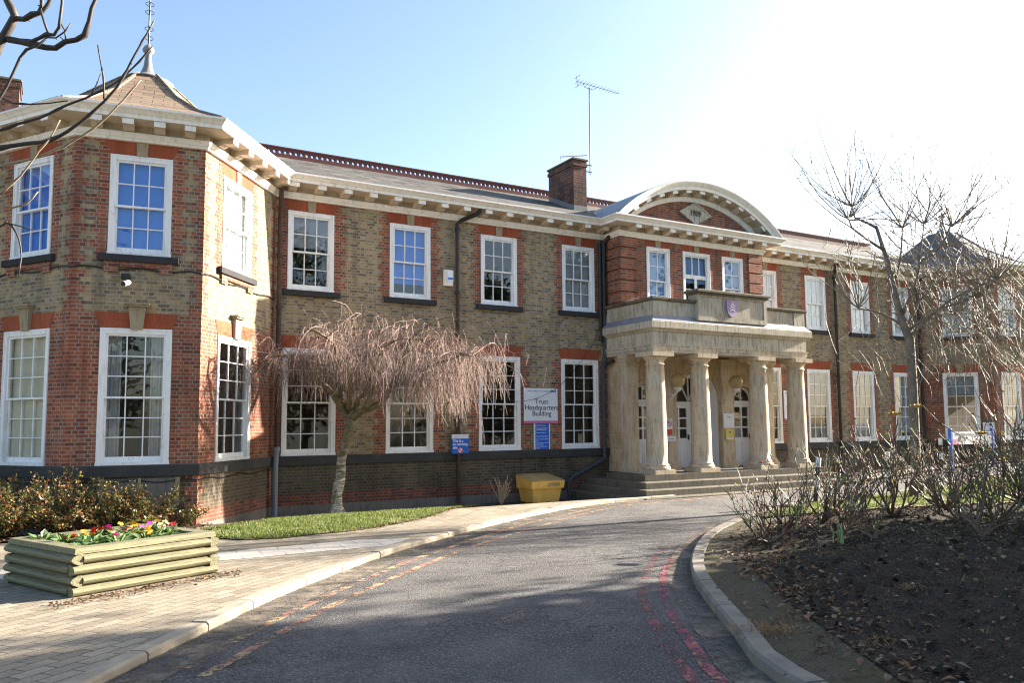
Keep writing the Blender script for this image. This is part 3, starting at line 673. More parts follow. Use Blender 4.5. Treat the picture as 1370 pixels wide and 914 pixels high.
# centre bay upper storey, rusticated corners
BL = BX1-BX0
bayw = [(-1.43,0.93),(0.15,1.16),(1.72,0.94)]
mb = MB()
wall(mb, (BX0,BY), (BX1,BY), 2.95, ZT, [(x-w_/2-BX0,x+w_/2-BX0,(4.1 if k == 1 else 4.1),6.15) for k,(x,w_) in enumerate(bayw)], lambda u,z: 0)
for x in (BX0,BX1): mb.face([(x,BY,2.95),(x,0,2.95),(x,0,ZT),(x,BY,ZT)], 0)
part(mb, "centre_wall", WALLM)
for xa,xb in ((BX0-0.05,BX0+0.62),(BX1-0.62,BX1+0.05)):
    mb = MB(); z = 3.0
    while z < 6.3:
        mb.bbox((xa,BY-0.05,z),(xb,-0.005,min(z+0.30,6.36)),0.02); z += 0.34
    part(mb, "rusticated_corner", m_red)
part(dress, "brick_dressing", m_red)

# string course and cornice
pathL = [(-24,0.5),C0,C1,C2,C3,(BX0,0)]; pathR = [(BX1,0),D3,D2,D1,D0,(26,0.6)]
for pth in (pathL,pathR):
    mb = MB(); mb.sweep(pth, [(0.0,-0.235),(0.055,-0.225),(0.06,-0.02),(0.045,0.0),(-0.05,0.0)]); part(mb, "string_course", m_string)
pathC = [(-24,0.5),C0,C1,C2,C3,(BX0,0),(BX0,BY),(BX1,BY),(BX1,0),D3,D2,D1,D0,(26,0.6)]
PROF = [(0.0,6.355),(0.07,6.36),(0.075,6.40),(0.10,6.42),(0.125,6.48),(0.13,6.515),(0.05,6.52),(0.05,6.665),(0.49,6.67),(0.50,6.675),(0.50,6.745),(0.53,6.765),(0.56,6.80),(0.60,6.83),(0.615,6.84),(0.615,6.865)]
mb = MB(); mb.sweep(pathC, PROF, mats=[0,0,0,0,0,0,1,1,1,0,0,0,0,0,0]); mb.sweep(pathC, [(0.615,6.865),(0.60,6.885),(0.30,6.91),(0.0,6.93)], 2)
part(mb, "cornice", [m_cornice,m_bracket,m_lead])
mod = MB()
pf = [(0.05,6.525),(0.20,6.535),(0.27,6.575),(0.34,6.568),(0.47,6.565),(0.47,6.668),(0.05,6.668)]
mod.prism([(-0.1,-o,z-6.5) for o,z in pf], (0.2,0,0), 0)
mod.box((-0.103,-0.478,0.062),(0.103,-0.472,0.166), 1)
modme = mod.mesh("modillion", [m_bracket,m_cornice])
def modillions(A, B, s0=0.35, pitch=0.66, s1=0.3):
    a,b = Vector(A),Vector(B); L = (b-a).length; e = (b-a)/L
    n = max(1,round((L-s0-s1)/pitch))
    for k in range(n+1):
        p = a+e*(s0+(L-s0-s1)*k/n); link("modillion", modme, bld, (p.x,p.y,6.5), math.atan2(e.y,e.x))
for A,B in zip(pathC[1:-2],pathC[2:-1]):
    if (Vector(A)-Vector(B)).length > 1.2: modillions(A,B)

# ---------------- windows
wcache = {}
def sash_mesh(w_, h, cols, rows, bot, top=0.045):
    mb = MB(); st = 0.045
    mb.box((-w_/2,0,0),(-w_/2+st,0.045,h)); mb.box((w_/2-st,0,0),(w_/2,0.045,h))
    mb.box((-w_/2+st,0,0),(w_/2-st,0.045,bot)); mb.box((-w_/2+st,0,h-top),(w_/2-st,0.045,h))
    iw = w_-2*st; ih = h-bot-top
    for k in range(1,cols): x = -iw/2+iw*k/cols; mb.box((x-0.011,0.004,bot),(x+0.011,0.04,h-top))
    for k in range(1,rows):
        z = bot+ih*k/rows
        for c in range(cols):
            xa = -iw/2+iw*c/cols+(0.011 if c else 0); xb = -iw/2+iw*(c+1)/cols-(0.011 if c < cols-1 else 0)
            mb.box((xa,0.006,z-0.010),(xb,0.038,z+0.010))
    return mb
def pane_mesh(w_, h, bot, top=0.045):
    mb = MB(); mb.face([(-w_/2+0.04,0.022,bot-0.005),(w_/2-0.04,0.022,bot-0.005),(w_/2-0.04,0.022,h-top+0.005),(-w_/2+0.04,0.022,h-top+0.005)]); return mb
def getmesh(key, fn, name, mats):
    if key not in wcache: wcache[key] = fn().mesh(name, mats)
    return wcache[key]
def sub(name, me, par, loc=(0,0,0), rot=0): return link(name, me, par, loc, rot, world=False)
def window(x, y, z0, rot, w_, h, cols=3, rows=2, arch='flat', sill=True, blind=None, low_open=0.0, curtain=False, label=None, french=False):
    fw_ = 0.105; key = (round(w_,3),round(h,3),cols,rows)
    def frame():
        mb = MB(); 
        mb.box((-w_/2,-0.012,0.06),(-w_/2+fw_,0.13,h)); mb.box((w_/2-fw_,-0.012,0.06),(w_/2,0.13,h))
        mb.box((-w_/2+fw_,-0.012,h-fw_),(w_/2-fw_,0.13,h)); mb.box((-w_/2-0.01,-0.03,0.0),(w_/2+0.01,0.13,0.06))
        mb.box((-w_/2+0.004,-0.022,0.061),(-w_/2+0.035,-0.0125,h-0.004)); mb.box((w_/2-0.035,-0.022,0.061),(w_/2-0.004,-0.0125,h-0.004)); mb.box((-w_/2+0.036,-0.022,h-0.035),(w_/2-0.036,-0.0125,h-0.004))
        return mb
    o = link("window", getmesh(('f',)+key, frame, "window", m_white), bld, (x,y,z0), rot)
    if label: o["label"] = label
    sw = w_-2*fw_; sh = h-fw_-0.06; hs = sh/2
    if french:
        hs = sh*0.36
        up_ = sub("sash", getmesh(('fu',)+key, lambda: sash_mesh(sw,hs,cols,1,0.06), "sash", m_white), o, (0,0.03,h-fw_-hs))
        sub("pane", getmesh(('fp',)+key, lambda: pane_mesh(sw,hs,0.06), "pane", m_glass), o, (0,0.03,h-fw_-hs))
        lh = sh-hs
        for s_ in (-1,1):
            sub("casement", getmesh(('fc',)+key, lambda: sash_mesh(sw/2,lh,1,3,0.1,0.06), "casement", m_white), o, (s_*sw/4,0.04,0.06))
            sub("pane", getmesh(('fd',)+key, lambda: pane_mesh(sw/2,lh,0.1,0.06), "pane", m_glass), o, (s_*sw/4,0.04,0.06))
    else:
        sub("sash", getmesh(('u',)+key, lambda: sash_mesh(sw,hs+0.02,cols,rows,0.04), "sash", m_white), o, (0,0.02,0.06+hs-0.02))
        sub("pane", getmesh(('pu',)+key, lambda: pane_mesh(sw,hs+0.02,0.04), "pane", m_glass), o, (0,0.02,0.06+hs-0.02))
        sub("sash", getmesh(('l',)+key, lambda: sash_mesh(sw,hs+0.02,cols,rows,0.10,0.04), "sash", m_white), o, (0,0.07,0.06+low_open))
        sub("pane", getmesh(('pl',)+key, lambda: pane_mesh(sw,hs+0.02,0.10,0.04), "pane", m_glass), o, (0,0.07,0.06+low_open))
    if arch:
        ah = 0.31 if arch != 'upper' else 0.285
        def am():
            mb = MB(); s_ = 0.11; kw = 0.1 if arch != 'flat' else 0.0
            if kw: 
                mb.prism([(-w_/2,-0.008,h),(-kw,-0.008,h),(-kw-0.015,-0.008,h+ah),(-w_/2-s_,-0.008,h+ah)], (0,0.02,0))
                mb.prism([(kw,-0.008,h),(w_/2,-0.008,h),(w_/2+s_,-0.008,h+ah),(kw+0.015,-0.008,h+ah)], (0,0.02,0))
            else: mb.prism([(-w_/2,-0.008,h),(w_/2,-0.008,h),(w_/2+s_,-0.008,h+ah),(-w_/2-s_,-0.008,h+ah)], (0,0.02,0))
            return mb
        sub("arch", getmesh(('a',arch)+key, am, "arch", m_rubbed), o)
        if arch == 'upper':
            sub("keystone", getmesh(('k1',h), lambda: (lambda b: (b.prism([(-0.095,-0.03,h-0.01),(0.095,-0.03,h-0.01),(0.11,-0.03,h+0.283),(-0.11,-0.03,h+0.283)],(0,0.035,0)),b)[1])(MB()), "keystone", m_key), o)
        if arch == 'tall':
            def km():
                b = MB(); b.prism([(-0.11,-0.07,h-0.02),(0.11,-0.07,h-0.02),(0.15,-0.09,h+0.42),(-0.15,-0.09,h+0.42)],(0,0.095,0))
                b.box((-0.19,-0.14,h+0.42),(0.19,0.0,h+0.455)); b.box((-0.22,-0.17,h+0.457),(0.22,0.0,h+0.49)); return b
            sub("keystone", getmesh(('k2',h), km, "keystone", m_key), o)
    if sill:
        def sm():
            b = MB(); b.bbox((-w_/2-0.16,-0.10,-0.135),(w_/2+0.16,0.02,-0.002),0.008); return b
        sub("sill", getmesh(('s',)+key, sm, "sill", m_sill), o)
    if blind:
        mt, frac = blind; bh_ = sh*frac
        sub("blind", getmesh(('b',mt.name,frac)+key, lambda: (lambda b: (b.box((-sw/2+0.01,0.135,h-fw_-bh_),(sw/2-0.01,0.138,h-fw_+0.05)),b.box((-sw/2+0.01,0.13,h-fw_-bh_-0.02),(sw/2-0.01,0.143,h-fw_-bh_)),b)[2])(MB()), "blind", mt), o)
    if curtain:
        def cm():
            b = MB(); n = 14
            for s_ in (-1,1):
                P = [(s_*(sw/2-0.27*k/n), 0.22+0.025*math.sin(k*2.2)) for k in range(n+1)]
                for k in range(n): b.face([(*P[k],0.05),(*P[k+1],0.05),(P[k+1][0],P[k+1][1],h-0.1),(P[k][0],P[k][1],h-0.1)])
            return b
        sub("curtain", getmesh(('c',)+key, cm, "curtain", m_curtain), o)
    return o
upb = [(m_greybl,0.42),(m_bluebl,0.80),None,(m_greybl,0.97)]
for k,(x,wl,wu) in enumerate(WL):
    window(x,0,0.0,0,wl,LH,3,3,'flat',False,curtain=False)
    window(x,0,U0,0,wu,U1-U0,3,2,'upper',True,blind=upb[k])
for k,(x,wl,wu) in enumerate(WR):
    window(x,0,0.0,0,wl,LH,3,3,'flat',False,blind=[None,(m_greybl,0.62),(m_greybl,0.85),(m_greybl,0.9)][k],low_open=[0,0,0.0,0][k])
    window(x,0,U0,0,wu,U1-U0,3,2,'upper',True,blind=(m_whitebl,0.97))
pb = [(m_bluebl,0.98),(m_bluebl,0.93),(m_whitebl,0.98),(m_palebl,0.9),(m_palebl,0.9),None]; lb = [(m_creamrefl,0.97),None,None,(m_greybl,0.3),(m_greybl,0.55),None]
for k,(A,e,rot,tl,wl,tu,wu,L) in enumerate(facets):
    a = Vector(A)
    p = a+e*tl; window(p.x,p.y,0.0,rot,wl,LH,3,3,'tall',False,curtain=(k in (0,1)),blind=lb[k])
    p = a+e*tu; window(p.x,p.y,U0,rot,wu,U1-U0,3,2,'upper',True,blind=pb[k])
window(bayw[0][0],BY,4.1,0,bayw[0][1],2.05,2,2,'upper',False,blind=(m_skyrefl,0.95))  # centre bay blinds only carry the painted sky reflection
window(bayw[1][0],BY,4.1,0,bayw[1][1],2.05,3,2,'upper',False,french=True,blind=(m_skyrefl,0.45))
window(bayw[2][0],BY,4.1,0,bayw[2][1],2.05,2,2,'upper',False,blind=(m_skyrefl,0.8))
# brick aprons under the pavilion's upper sills and blocked basement light
for (A,e,rot,tl,wl,tu,wu,L) in facets:
    mb = MB(); n = Vector((e.y,-e.x)); a = Vector(A)
    for u0,u1,za,zb in ((tu-wu/2-0.05,tu+wu/2+0.05,U0-0.24,U0-0.137),(tu-wu/2-0.05,tu-wu/2+0.2,U0-0.34,U0-0.241),(tu+wu/2-0.2,tu+wu/2+0.05,U0-0.34,U0-0.241)):
        q0 = a+e*u0; q1 = a+e*u1
        mb.prism([(q0.x,q0.y,za),(q1.x,q1.y,za),(q1.x,q1.y,zb),(q0.x,q0.y,zb)], (n.x*0.05,n.y*0.05,0))
    part(mb, "sill_apron", m_red)
A,e = facets[1][0],facets[1][1]; a = Vector(A); n = Vector((e.y,-e.x)); mb = MB()
def fp(u,z,d): q = a+e*u+n*d; return (q.x,q.y,z)
mb.prism([fp(0.62,-0.78,0.0),fp(1.98,-0.78,0.0),fp(1.98,-0.26,0.0),fp(0.62,-0.26,0.0)], (n.x*0.012,n.y*0.012,0), 0)
for u0,u1,za,zb in ((0.6,0.68,-0.8,-0.25),(1.92,2.0,-0.8,-0.25),(0.68,1.92,-0.86,-0.78),(1.26,1.31,-0.78,-0.25)):
    mb.prism([fp(u0,za,0.013),fp(u1,za,0.013),fp(u1,zb,0.013),fp(u0,zb,0.013)], (n.x*0.03,n.y*0.03,0), 1)
part(mb, "blocked_basement_window", [m_render,m_key])

# ---------------- roofs
RY, RZ = 3.0, 8.42
mb = MB()
for x0,x1 in ((-15.6,15.2),):
    mb.face([(x0,-0.42,6.905),(x1,-0.42,6.905),(x1,RY,RZ),(x0,RY,RZ)]); mb.face([(x0,6.6,6.6),(x1,6.6,6.6),(x1,RY,RZ),(x0,RY,RZ)])
part(mb, "slate_roof", m_slate)
mb = MB(); x = -13.6; h = 0.27; pw = 0.155
while x < 14.0:
    z = RZ-0.02; y0,y1 = RY-0.03,RY+0.03
    # one tile unit with an eight sided hole through it
    for y in (y0,y1):
        ring = [(x+pw/2+0.042*math.cos(t),y,z+0.15+0.05*math.sin(t)) for t in (math.pi*(2*k+1)/8 for k in range(8))]
        out = [(x+pw,y,z+0.19),(x+pw*0.72,y,z+h),(x+pw*0.28,y,z+h),(x,y,z+0.19),(x,y,z+0.1),(x+pw*0.28,y,z),(x+pw*0.72,y,z),(x+pw,y,z+0.1)]
        for k in range(8): mb.face([ring[k],out[k],out[(k+1)%8],ring[(k+1)%8]])
        for c,kk in (((x+pw,z+h),(0,1)),((x,z+h),(2,3)),((x,z),(4,5)),((x+pw,z),(6,7))): mb.face([out[kk[0]],(c[0],y,c[1]),out[kk[1]]])
    mb.face([(x,y0,z+h),(x+pw,y0,z+h),(x+pw,y1,z+h),(x,y1,z+h)])
    x += pw
mb.box((-13.6,RY-0.05,RZ+0.25),(x,RY+0.05,RZ+0.285)); mb.box((-13.6,RY-0.12,RZ-0.06),(x,RY+0.12,RZ-0.022))
part(mb, "ridge_tiles", m_terra)
def tower(P, cen, ztop, mt, capmat):
    cx,cy = cen; Q = []
    n = len(P)
    for i in range(n):
        a = Vector(P[i-1]); b = Vector(P[i]); c = Vector(P[(i+1)%n])
        d1 = (b-a).normalized(); d2 = (c-b).normalized(); n1 = Vector((d1.y,-d1.x)); n2 = Vector((d2.y,-d2.x))
        q = b+(n1+n2)/(1+n1.dot(n2))*0.5; Q.append(q)
    lv = [(1.0,6.905),(0.72,7.30),(0.42,7.90),(0.135,ztop)]
    mb = MB()
    for (f0,z0),(f1,z1) in zip(lv[:-1],lv[1:]):
        for i in range(n):
            a,b = Q[i],Q[(i+1)%n]; L = lambda q,f: (cx+(q.x-cx)*f, cy+(q.y-cy)*f)
            mb.face([(*L(a,f0),z0),(*L(b,f0),z0),(*L(b,f1),z1),(*L(a,f1),z1)])
    part(mb, "tower_roof", mt)
    hip = MB()
    for q in Q: hip.tube([(cx+(q.x-cx)*f,cy+(q.y-cy)*f,z+0.0) for f,z in lv], 0.04, 6)
    part(hip, "roof_hip", m_tile if mt is m_tile else m_lead)
    fin = MB(); r0_ = 0.135*(Q[0]-Vector(cen)).length+0.05
    fin.lathe([(r0_,ztop-0.06),(r0_*0.6,ztop+0.04),(0.16,ztop+0.16),(0.095,ztop+0.34),(0.065,ztop+0.62),(0.08,ztop+0.66),(0.12,ztop+0.70),(0.13,ztop+0.75),(0.09,ztop+0.82),(0.05,ztop+0.86),(0.02,ztop+0.88)], (cx,cy,0), 14)
    fo = part(fin, "finial", capmat, True)
    ir = MB(); ir.tube([(cx,cy,ztop+0.8),(cx,cy,ztop+1.9),(cx,cy,ztop+2.25)], [0.022,0.016,0.006], 6)
    for zz in (0.98,1.2,1.6,1.8):
        for s_ in (-1,1):
            for ax in ((1,0),(0,1)):
                pts = [(cx+ax[0]*s_*(0.02+0.075*math.sin(t)),cy+ax[1]*s_*(0.02+0.075*math.sin(t)),ztop+zz+0.07*t/2) for t in (0,0.6,1.2,1.8,2.6,3.4)]
                ir.tube(pts, 0.008, 4)
    rod = ir.build("finial_rod", m_iron, fo)
tower([C0,C1,C2,C3,(-13.4,2.7),(-15.9,3.3),(-18.7,2.9)], (-15.88,0.04), 8.7, m_tile, m_leadlight)
tower([D3,D2,D1,D0,(17.6,3.2),(15.2,3.4),(13.2,2.6)], (15.25,0.3), 8.72, m_darkslate, m_lead)
# chimney stacks
def chimney(x0,x1,y0,y1,z0,z1,flash=True):
    mb = MB(); mb.box((x0,y0,z0),(x1,y1,z1-0.22)); mb.box((x0-0.03,y0-0.03,z1-0.22),(x1+0.03,y1+0.03,z1-0.12)); mb.box((x0-0.005,y0-0.005,z1-0.12),(x1+0.005,y1+0.005,z1-0.03))
    c = part(mb, "chimney", m_chim)
    cp = MB(); cp.bbox((x0-0.05,y0-0.05,z1-0.03),(x1+0.05,y1+0.05,z1+0.03),0.015); cp.build("chimney_cap", m_coping, c)
    if flash:
        fl = MB(); sl_ = (RZ-6.905)/(RY+0.42); zr = lambda y: 6.905+sl_*(y+0.42)
        for xs_ in (x0-0.006,x1+0.006):
            fl.face([(xs_,y0-0.01,zr(y0)-0.05),(xs_,y1,zr(y1)-0.05),(xs_,y1,zr(y1)+0.16),(xs_,y0-0.01,zr(y0)+0.16)])
        fl.face([(x0-0.006,y0-0.01,zr(y0)-0.05),(x1+0.006,y0-0.01,zr(y0)-0.05),(x1+0.006,y0-0.01,zr(y0)+0.17),(x0-0.006,y0-0.01,zr(y0)+0.17)])
        fl.build("flashing", m_leadlight, c)
    return c
chimney(-3.48,-2.98,0.8,2.26,7.0,9.13)
chimney(-20.4,-18.55,4.6,5.5,6.5,9.9,False)

# ---------------- curved pediment
PCX, PCZ, PR = 0.085, 3.343, 4.927
def arcpt(r,t,y): return (PCX+r*math.sin(t), y, PCZ+r*math.cos(t))
def arcsweep(mb, prof, n=40, zmin=6.87, m=0):
    for (ra,ya),(rb,yb) in zip(prof[:-1],prof[1:]):
        ta,tb = math.acos(min(1,(zmin-PCZ)/ra)), math.acos(min(1,(zmin-PCZ)/rb))
        for k in range(n):
            a0,a1 = -ta+2*ta*k/n, -ta+2*ta*(k+1)/n; b0,b1 = -tb+2*tb*k/n, -tb+2*tb*(k+1)/n
            mb.face([arcpt(ra,a0,ya),arcpt(ra,a1,ya),arcpt(rb,b1,yb),arcpt(rb,b0,yb)], m)
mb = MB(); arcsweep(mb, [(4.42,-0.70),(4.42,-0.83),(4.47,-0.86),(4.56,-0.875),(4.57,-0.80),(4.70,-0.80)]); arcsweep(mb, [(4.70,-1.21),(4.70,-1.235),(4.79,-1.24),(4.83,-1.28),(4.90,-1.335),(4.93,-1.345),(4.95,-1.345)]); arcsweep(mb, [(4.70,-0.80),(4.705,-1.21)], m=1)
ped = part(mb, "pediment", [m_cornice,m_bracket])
pm = MB(); pm.prism([(-0.1,-0.78-0.0,-0.0),(-0.1,-0.98,0.01),(-0.1,-1.05,0.05),(-0.1,-1.19,0.045),(-0.1,-1.19,0.142),(-0.1,-0.78,0.142)], (0.2,0,0), 0); pm.box((-0.103,-1.198,0.042),(0.103,-1.192,0.14), 1)
pmm = pm.mesh("modillion", [m_bracket,m_cornice])
for k in range(11):
    t = R(-35+7.0*k); o = link("modillion", pmm, ped, arcpt(4.565,t,0), 0, world=False); o.matrix_parent_inverse = Matrix.Translation((-bld["_base"][0],-bld["_base"][1],-bld["_base"][2])) @ Matrix.Identity(4); o.matrix_parent_inverse = Matrix.Identity(4); o.rotation_euler = (0,t,0)
mb = MB(); tt = math.acos((6.87-PCZ)/4.43); mb.face([arcpt(4.43,-tt+2*tt*k/30,-0.775) for k in range(31)][::-1]); mb.build("tympanum", m_red, ped)
mb = MB(); arcsweep(mb, [(4.95,-1.345),(4.96,-1.33),(4.96,2.6)]); mb.build("barrel_roof", m_lead, ped)
def txt(name, body, size, mat, parent, M4, align='CENTER', ext=0.003, offset=0.0):
    cu = bpy.data.curves.new(name, 'FONT'); cu.body = body; cu.size = size; cu.align_x = align; cu.align_y = 'CENTER'; cu.extrude = ext; cu.offset = offset
    cu.materials.append(mat); tmp = bpy.data.objects.new(name+"_src", cu); me = bpy.data.meshes.new_from_object(tmp); me.name = name; bpy.data.objects.remove(tmp); bpy.data.curves.remove(cu)
    if not me.materials: me.materials.append(mat)
    o = bpy.data.objects.new(name, me); COL.objects.link(o); o.parent = parent; o.matrix_local = M4; return o
FACE = Matrix.Rotation(R(90),4,'X')
mb = MB(); cx,cz = 0.09,7.40
def rh(a,b,y): return [(cx-a,y,cz),(cx,y,cz-b),(cx+a,y,cz),(cx,y,cz+b)]
mb.prism(rh(0.68,0.375,-0.84), (0,0.07,0))
for (A,B) in zip(rh(0.68,0.375,-0.841),rh(0.68,0.375,-0.841)[1:]+rh(0.68,0.375,-0.841)[:1]):
    a_ = Vector(A); b_ = Vector(B); c_ = Vector((cx,-0.841,cz)); mb.prism([a_,b_,b_+(c_-b_)*0.13,a_+(c_-a_)*0.13], (0,-0.025,0))
dp = mb.build("date_plaque", m_entab, ped)
txt("lettering", "1909", 0.24, m_coping, dp, Matrix.Translation((cx,-0.845,cz)) @ FACE, ext=0.012, offset=0.008)

# ---------------- portico
PX = 0.085; FZ = -0.68
mb = MB(); mb.box((-3.55,-2.5,-1.5),(3.72,-0.76,FZ)); part(mb, "porch_floor", m_step)
for k,(xa,xb,yy,zt) in enumerate(((-3.78,3.95,-2.8,FZ-0.175),(-4.02,4.2,-3.1,FZ-0.35),(-4.28,4.45,-3.4,FZ-0.525))):
    mb = MB(); mb.bbox((xa,yy,-1.6),(xb,-0.02 if False else -0.03,zt),0.02); part(mb, "step", m_step)
# porch rear wall with three arched openings
def archwall(mb, x0, x1, z0, z1, y, ops, mi=0, n=14):
    # ops: (xc, halfwidth, springing); semicircular head
    xs_ = [x0]; 
    for xc,hw,sp in ops:
        mb.face([(xs_[-1],y,z0),(xc-hw,y,z0),(xc-hw,y,z1),(xs_[-1],y,z1)], mi); xs_.append(xc+hw)
        P = [(xc+hw*math.cos(math.pi-math.pi*k/n),sp+hw*math.sin(math.pi-math.pi*k/n)) for k in range(n+1)]
        for (xa,za),(xb,zb) in zip(P[:-1],P[1:]): mb.face([(xa,y,za),(xb,y,zb),(xb,y,z1),(xa,y,z1)], mi)
    mb.face([(xs_[-1],y,z0),(x1,y,z0),(x1,y,z1),(xs_[-1],y,z1)], mi)
DOORS = [(-2.03,0.47,1.44),(0.03,0.86,1.44),(2.08,0.47,1.44)]
mb = MB(); archwall(mb, BX0, BX1, FZ-0.02, 2.95, BY, DOORS)
for x in (BX0,BX1): mb.face([(x,BY,FZ-0.02),(x,0,FZ-0.02),(x,0,2.95),(x,BY,2.95)])
for xc,hw,sp in DOORS:
    dep = 0.45 if hw > 0.6 else 0.22; n = 14
    P = [(xc-hw,FZ)]+[(xc+hw*math.cos(math.pi-math.pi*k/n),sp+hw*math.sin(math.pi-math.pi*k/n)) for k in range(n+1)]+[(xc+hw,FZ)]
    for (xa,za),(xb,zb) in zip(P[:-1],P[1:]): mb.face([(xa,BY,za),(xb,BY,zb),(xb,BY+dep,zb),(xa,BY+dep,za)], 1 if hw > 0.6 else 0)
    O = [(x_,z_) for x_,z_ in P]; cx_,cz_ = xc,sp
    # archivolt moulding
    if True:
        for (xa,za),(xb,zb) in zip(P[1:-2],P[2:-1]):
            ex = lambda x_,z_,s_: (cx_+(x_-cx_)*s_, cz_+(z_-cz_)*s_)
            s_ = 1+0.13/hw
            a0 = ex(xa,za,1); b0 = ex(xb,zb,1); b1 = ex(xb,zb,s_); a1 = ex(xa,za,s_)
            mb.prism([(a0[0],BY-0.03,a0[1]),(b0[0],BY-0.03,b0[1]),(b1[0],BY-0.03,b1[1]),(a1[0],BY-0.03,a1[1])], (0,0.028,0), 0)
for xa,xb in ((BX0,-2.52),(-1.54,-0.85),(0.91,1.59),(2.57,BX1)): mb.box((xa,BY-0.05,1.36),(xb,BY-0.002,1.45))
part(mb, "porch_wall", [m_stonewall,m_door])
# the porch's side pilasters and flat pilasters between doors
def pilaster(xa,xb,ya,yb):
    mb = MB(); mb.box((xa,ya,FZ+0.26),(xb,yb,2.42))
    for d,z0,z1 in ((0.09,FZ,FZ+0.13),(0.06,FZ+0.13,FZ+0.2),(0.03,FZ+0.2,FZ+0.26),(0.03,2.42,2.47),(0.012,2.47,2.56),(0.05,2.56,2.63),(0.085,2.63,2.74)):
        mb.box((xa-d,ya-d,z0),(xb+d,min(yb,ya+9),z1))
    part(mb, "pilaster", m_stone)
pilaster(-2.98,-2.55,-1.05,BY-0.002); pilaster(2.65,3.1,-1.05,BY-0.002)
pilaster(-1.40,-0.92,-0.86,BY-0.002); pilaster(0.98,1.46,-0.86,BY-0.002)
col = MB()
col.box((-0.37,-0.37,0.0),(0.37,0.37,0.12)); 
col.lathe([(0.365,0.12),(0.375,0.15),(0.365,0.19),(0.335,0.20),(0.33,0.225),(0.345,0.235),(0.325,0.265),(0.30,0.28)]+[(0.30-0.045*(k/10)**1.6,0.28+2.76*k/10) for k in range(11)]+[(0.285,3.05),(0.285,3.08),(0.255,3.085),(0.255,3.17),(0.29,3.19),(0.34,3.25),(0.35,3.28)], n=28)
col.box((-0.385,-0.385,3.28),(0.385,0.385,3.40))
colme = col.mesh("column", m_stone); colme.polygons.foreach_set("use_smooth", [len(p.vertices) == 4 and abs(p.normal.z) < 0.98 and p.area < 0.08 for p in colme.polygons])
for x in (-2.785,-1.115,1.285,2.955): link("column", colme, bld, (x,-2.1,FZ))
pe = [(PX-3.12,0.0),(PX-3.12,-2.36),(PX+3.12,-2.36),(PX+3.12,0.0)]
mb = MB(); mb.sweep(pe, [(-0.52,2.725),(0.0,2.725),(0.0,2.785),(0.02,2.79),(0.02,2.885),(0.045,2.90),(0.05,2.945),(0.0,2.95),(0.0,3.30),(0.035,3.315),(0.07,3.355),(0.13,3.385),(0.14,3.40),(0.14,3.575),(0.12,3.595)], capends=False)
mb.sweep(pe, [(-0.52,2.725),(-0.52,2.95)], capends=False)
ent = part(mb, "entablature", m_entab)
mb = MB(); mb.face([(PX-3.0,-2.3,2.93),(PX+3.0,-2.3,2.93),(PX+3.0,BY,2.93),(PX-3.0,BY,2.93)]); mb.build("porch_ceiling", m_stonewall, ent)
mb = MB(); mb.sweep(pe, [(0.125,3.60),(0.02,3.70),(-0.025,3.775)], capends=False); mb.build("lead_apron", m_lead, ent)
mb = MB(); mb.sweep(pe, [(-0.03,3.60),(-0.03,4.18),(-0.3,4.18)], capends=False)
for xa,xb in ((PX-3.10,PX-2.62),(PX+2.62,PX+3.10)): mb.box((xa,-2.36+0.008,3.75),(xb,-2.2,4.179))
mb.box((PX-3.098,-0.5,3.75),(PX-2.9,-0.01,4.179)); mb.box((PX-3.098,-2.31,3.75),(PX-2.9,-1.9,4.179))
prp = part(mb, "parapet", m_parapet)
mb = MB(); mb.sweep(pe, [(-0.03,4.182),(0.02,4.19),(0.045,4.215),(0.05,4.265),(0.03,4.28),(-0.34,4.295),(-0.34,3.7)], capends=False); mb.build("coping", m_coping, prp)
mb = MB(); mb.face([(PX-2.9,-2.2,3.72),(PX+2.9,-2.2,3.72),(PX+2.9,BY,3.72),(PX-2.9,BY,3.72)]); mb.build("balcony_floor", m_lead, prp)
mb = MB(); xa,xb,ya = -1.43,1.38,-2.46
mb.box((xa,ya+0.03,3.69),(xb,-2.05,4.46))
for q in ((xa,xa+0.12,3.69,4.46),(xb-0.12,xb,3.69,4.46),(xa+0.12,xb-0.12,3.69,3.83),(xa+0.12,xb-0.12,4.40,4.46)): mb.box((q[0],ya,q[2]),(q[1],ya+0.029,q[3]))
blk = mb.build("parapet_block", m_parapet, prp)
mb = MB(); mb.bbox((xa-0.05,ya-0.06,4.462),(xb+0.05,-1.98,4.52),0.02); mb.bbox((xa-0.09,ya-0.10,4.521),(xb+0.09,-1.95,4.60),0.02); mb.build("block_coping", m_coping, prp)
# shield
mb = MB(); sx,sz,sw_,sh_ = -0.08,4.12,0.225,0.27
pts = [(sx-sw_,sz+0.24),(sx,sz+0.255),(sx+sw_,sz+0.24)]+[(sx+sw_*math.cos(t)*1.0,sz+0.02-0.28*math.sin(t)) for t in (R(5),R(25),R(45),R(65),R(80))]+[(sx,sz-0.275)]+[(sx-sw_*math.cos(t),sz+0.02-0.28*math.sin(t)) for t in (R(80),R(65),R(45),R(25),R(5))]
mb.prism([(x_,ya+0.025,z_) for x_,z_ in pts], (0,-0.05,0)); shd = part(mb, "shield", m_lav)
mb = MB()
for k in range(3):
    z_ = sz+0.06-0.075*k; bl_ = [(sx-0.11+0.22*t, z_+0.05*math.sin(math.pi*min(1,t*1.15))-0.01) for t in (0,0.2,0.4,0.6,0.8,1)]
    up_ = [(x_,zz+0.012+0.022*math.sin(math.pi*i/5)) for i,(x_,zz) in enumerate(bl_)]
    mb.prism([(x_,ya-0.026,zz) for x_,zz in bl_+up_[::-1]], (0,-0.008,0))
mb.build("sword_emblem", m_textw, shd)
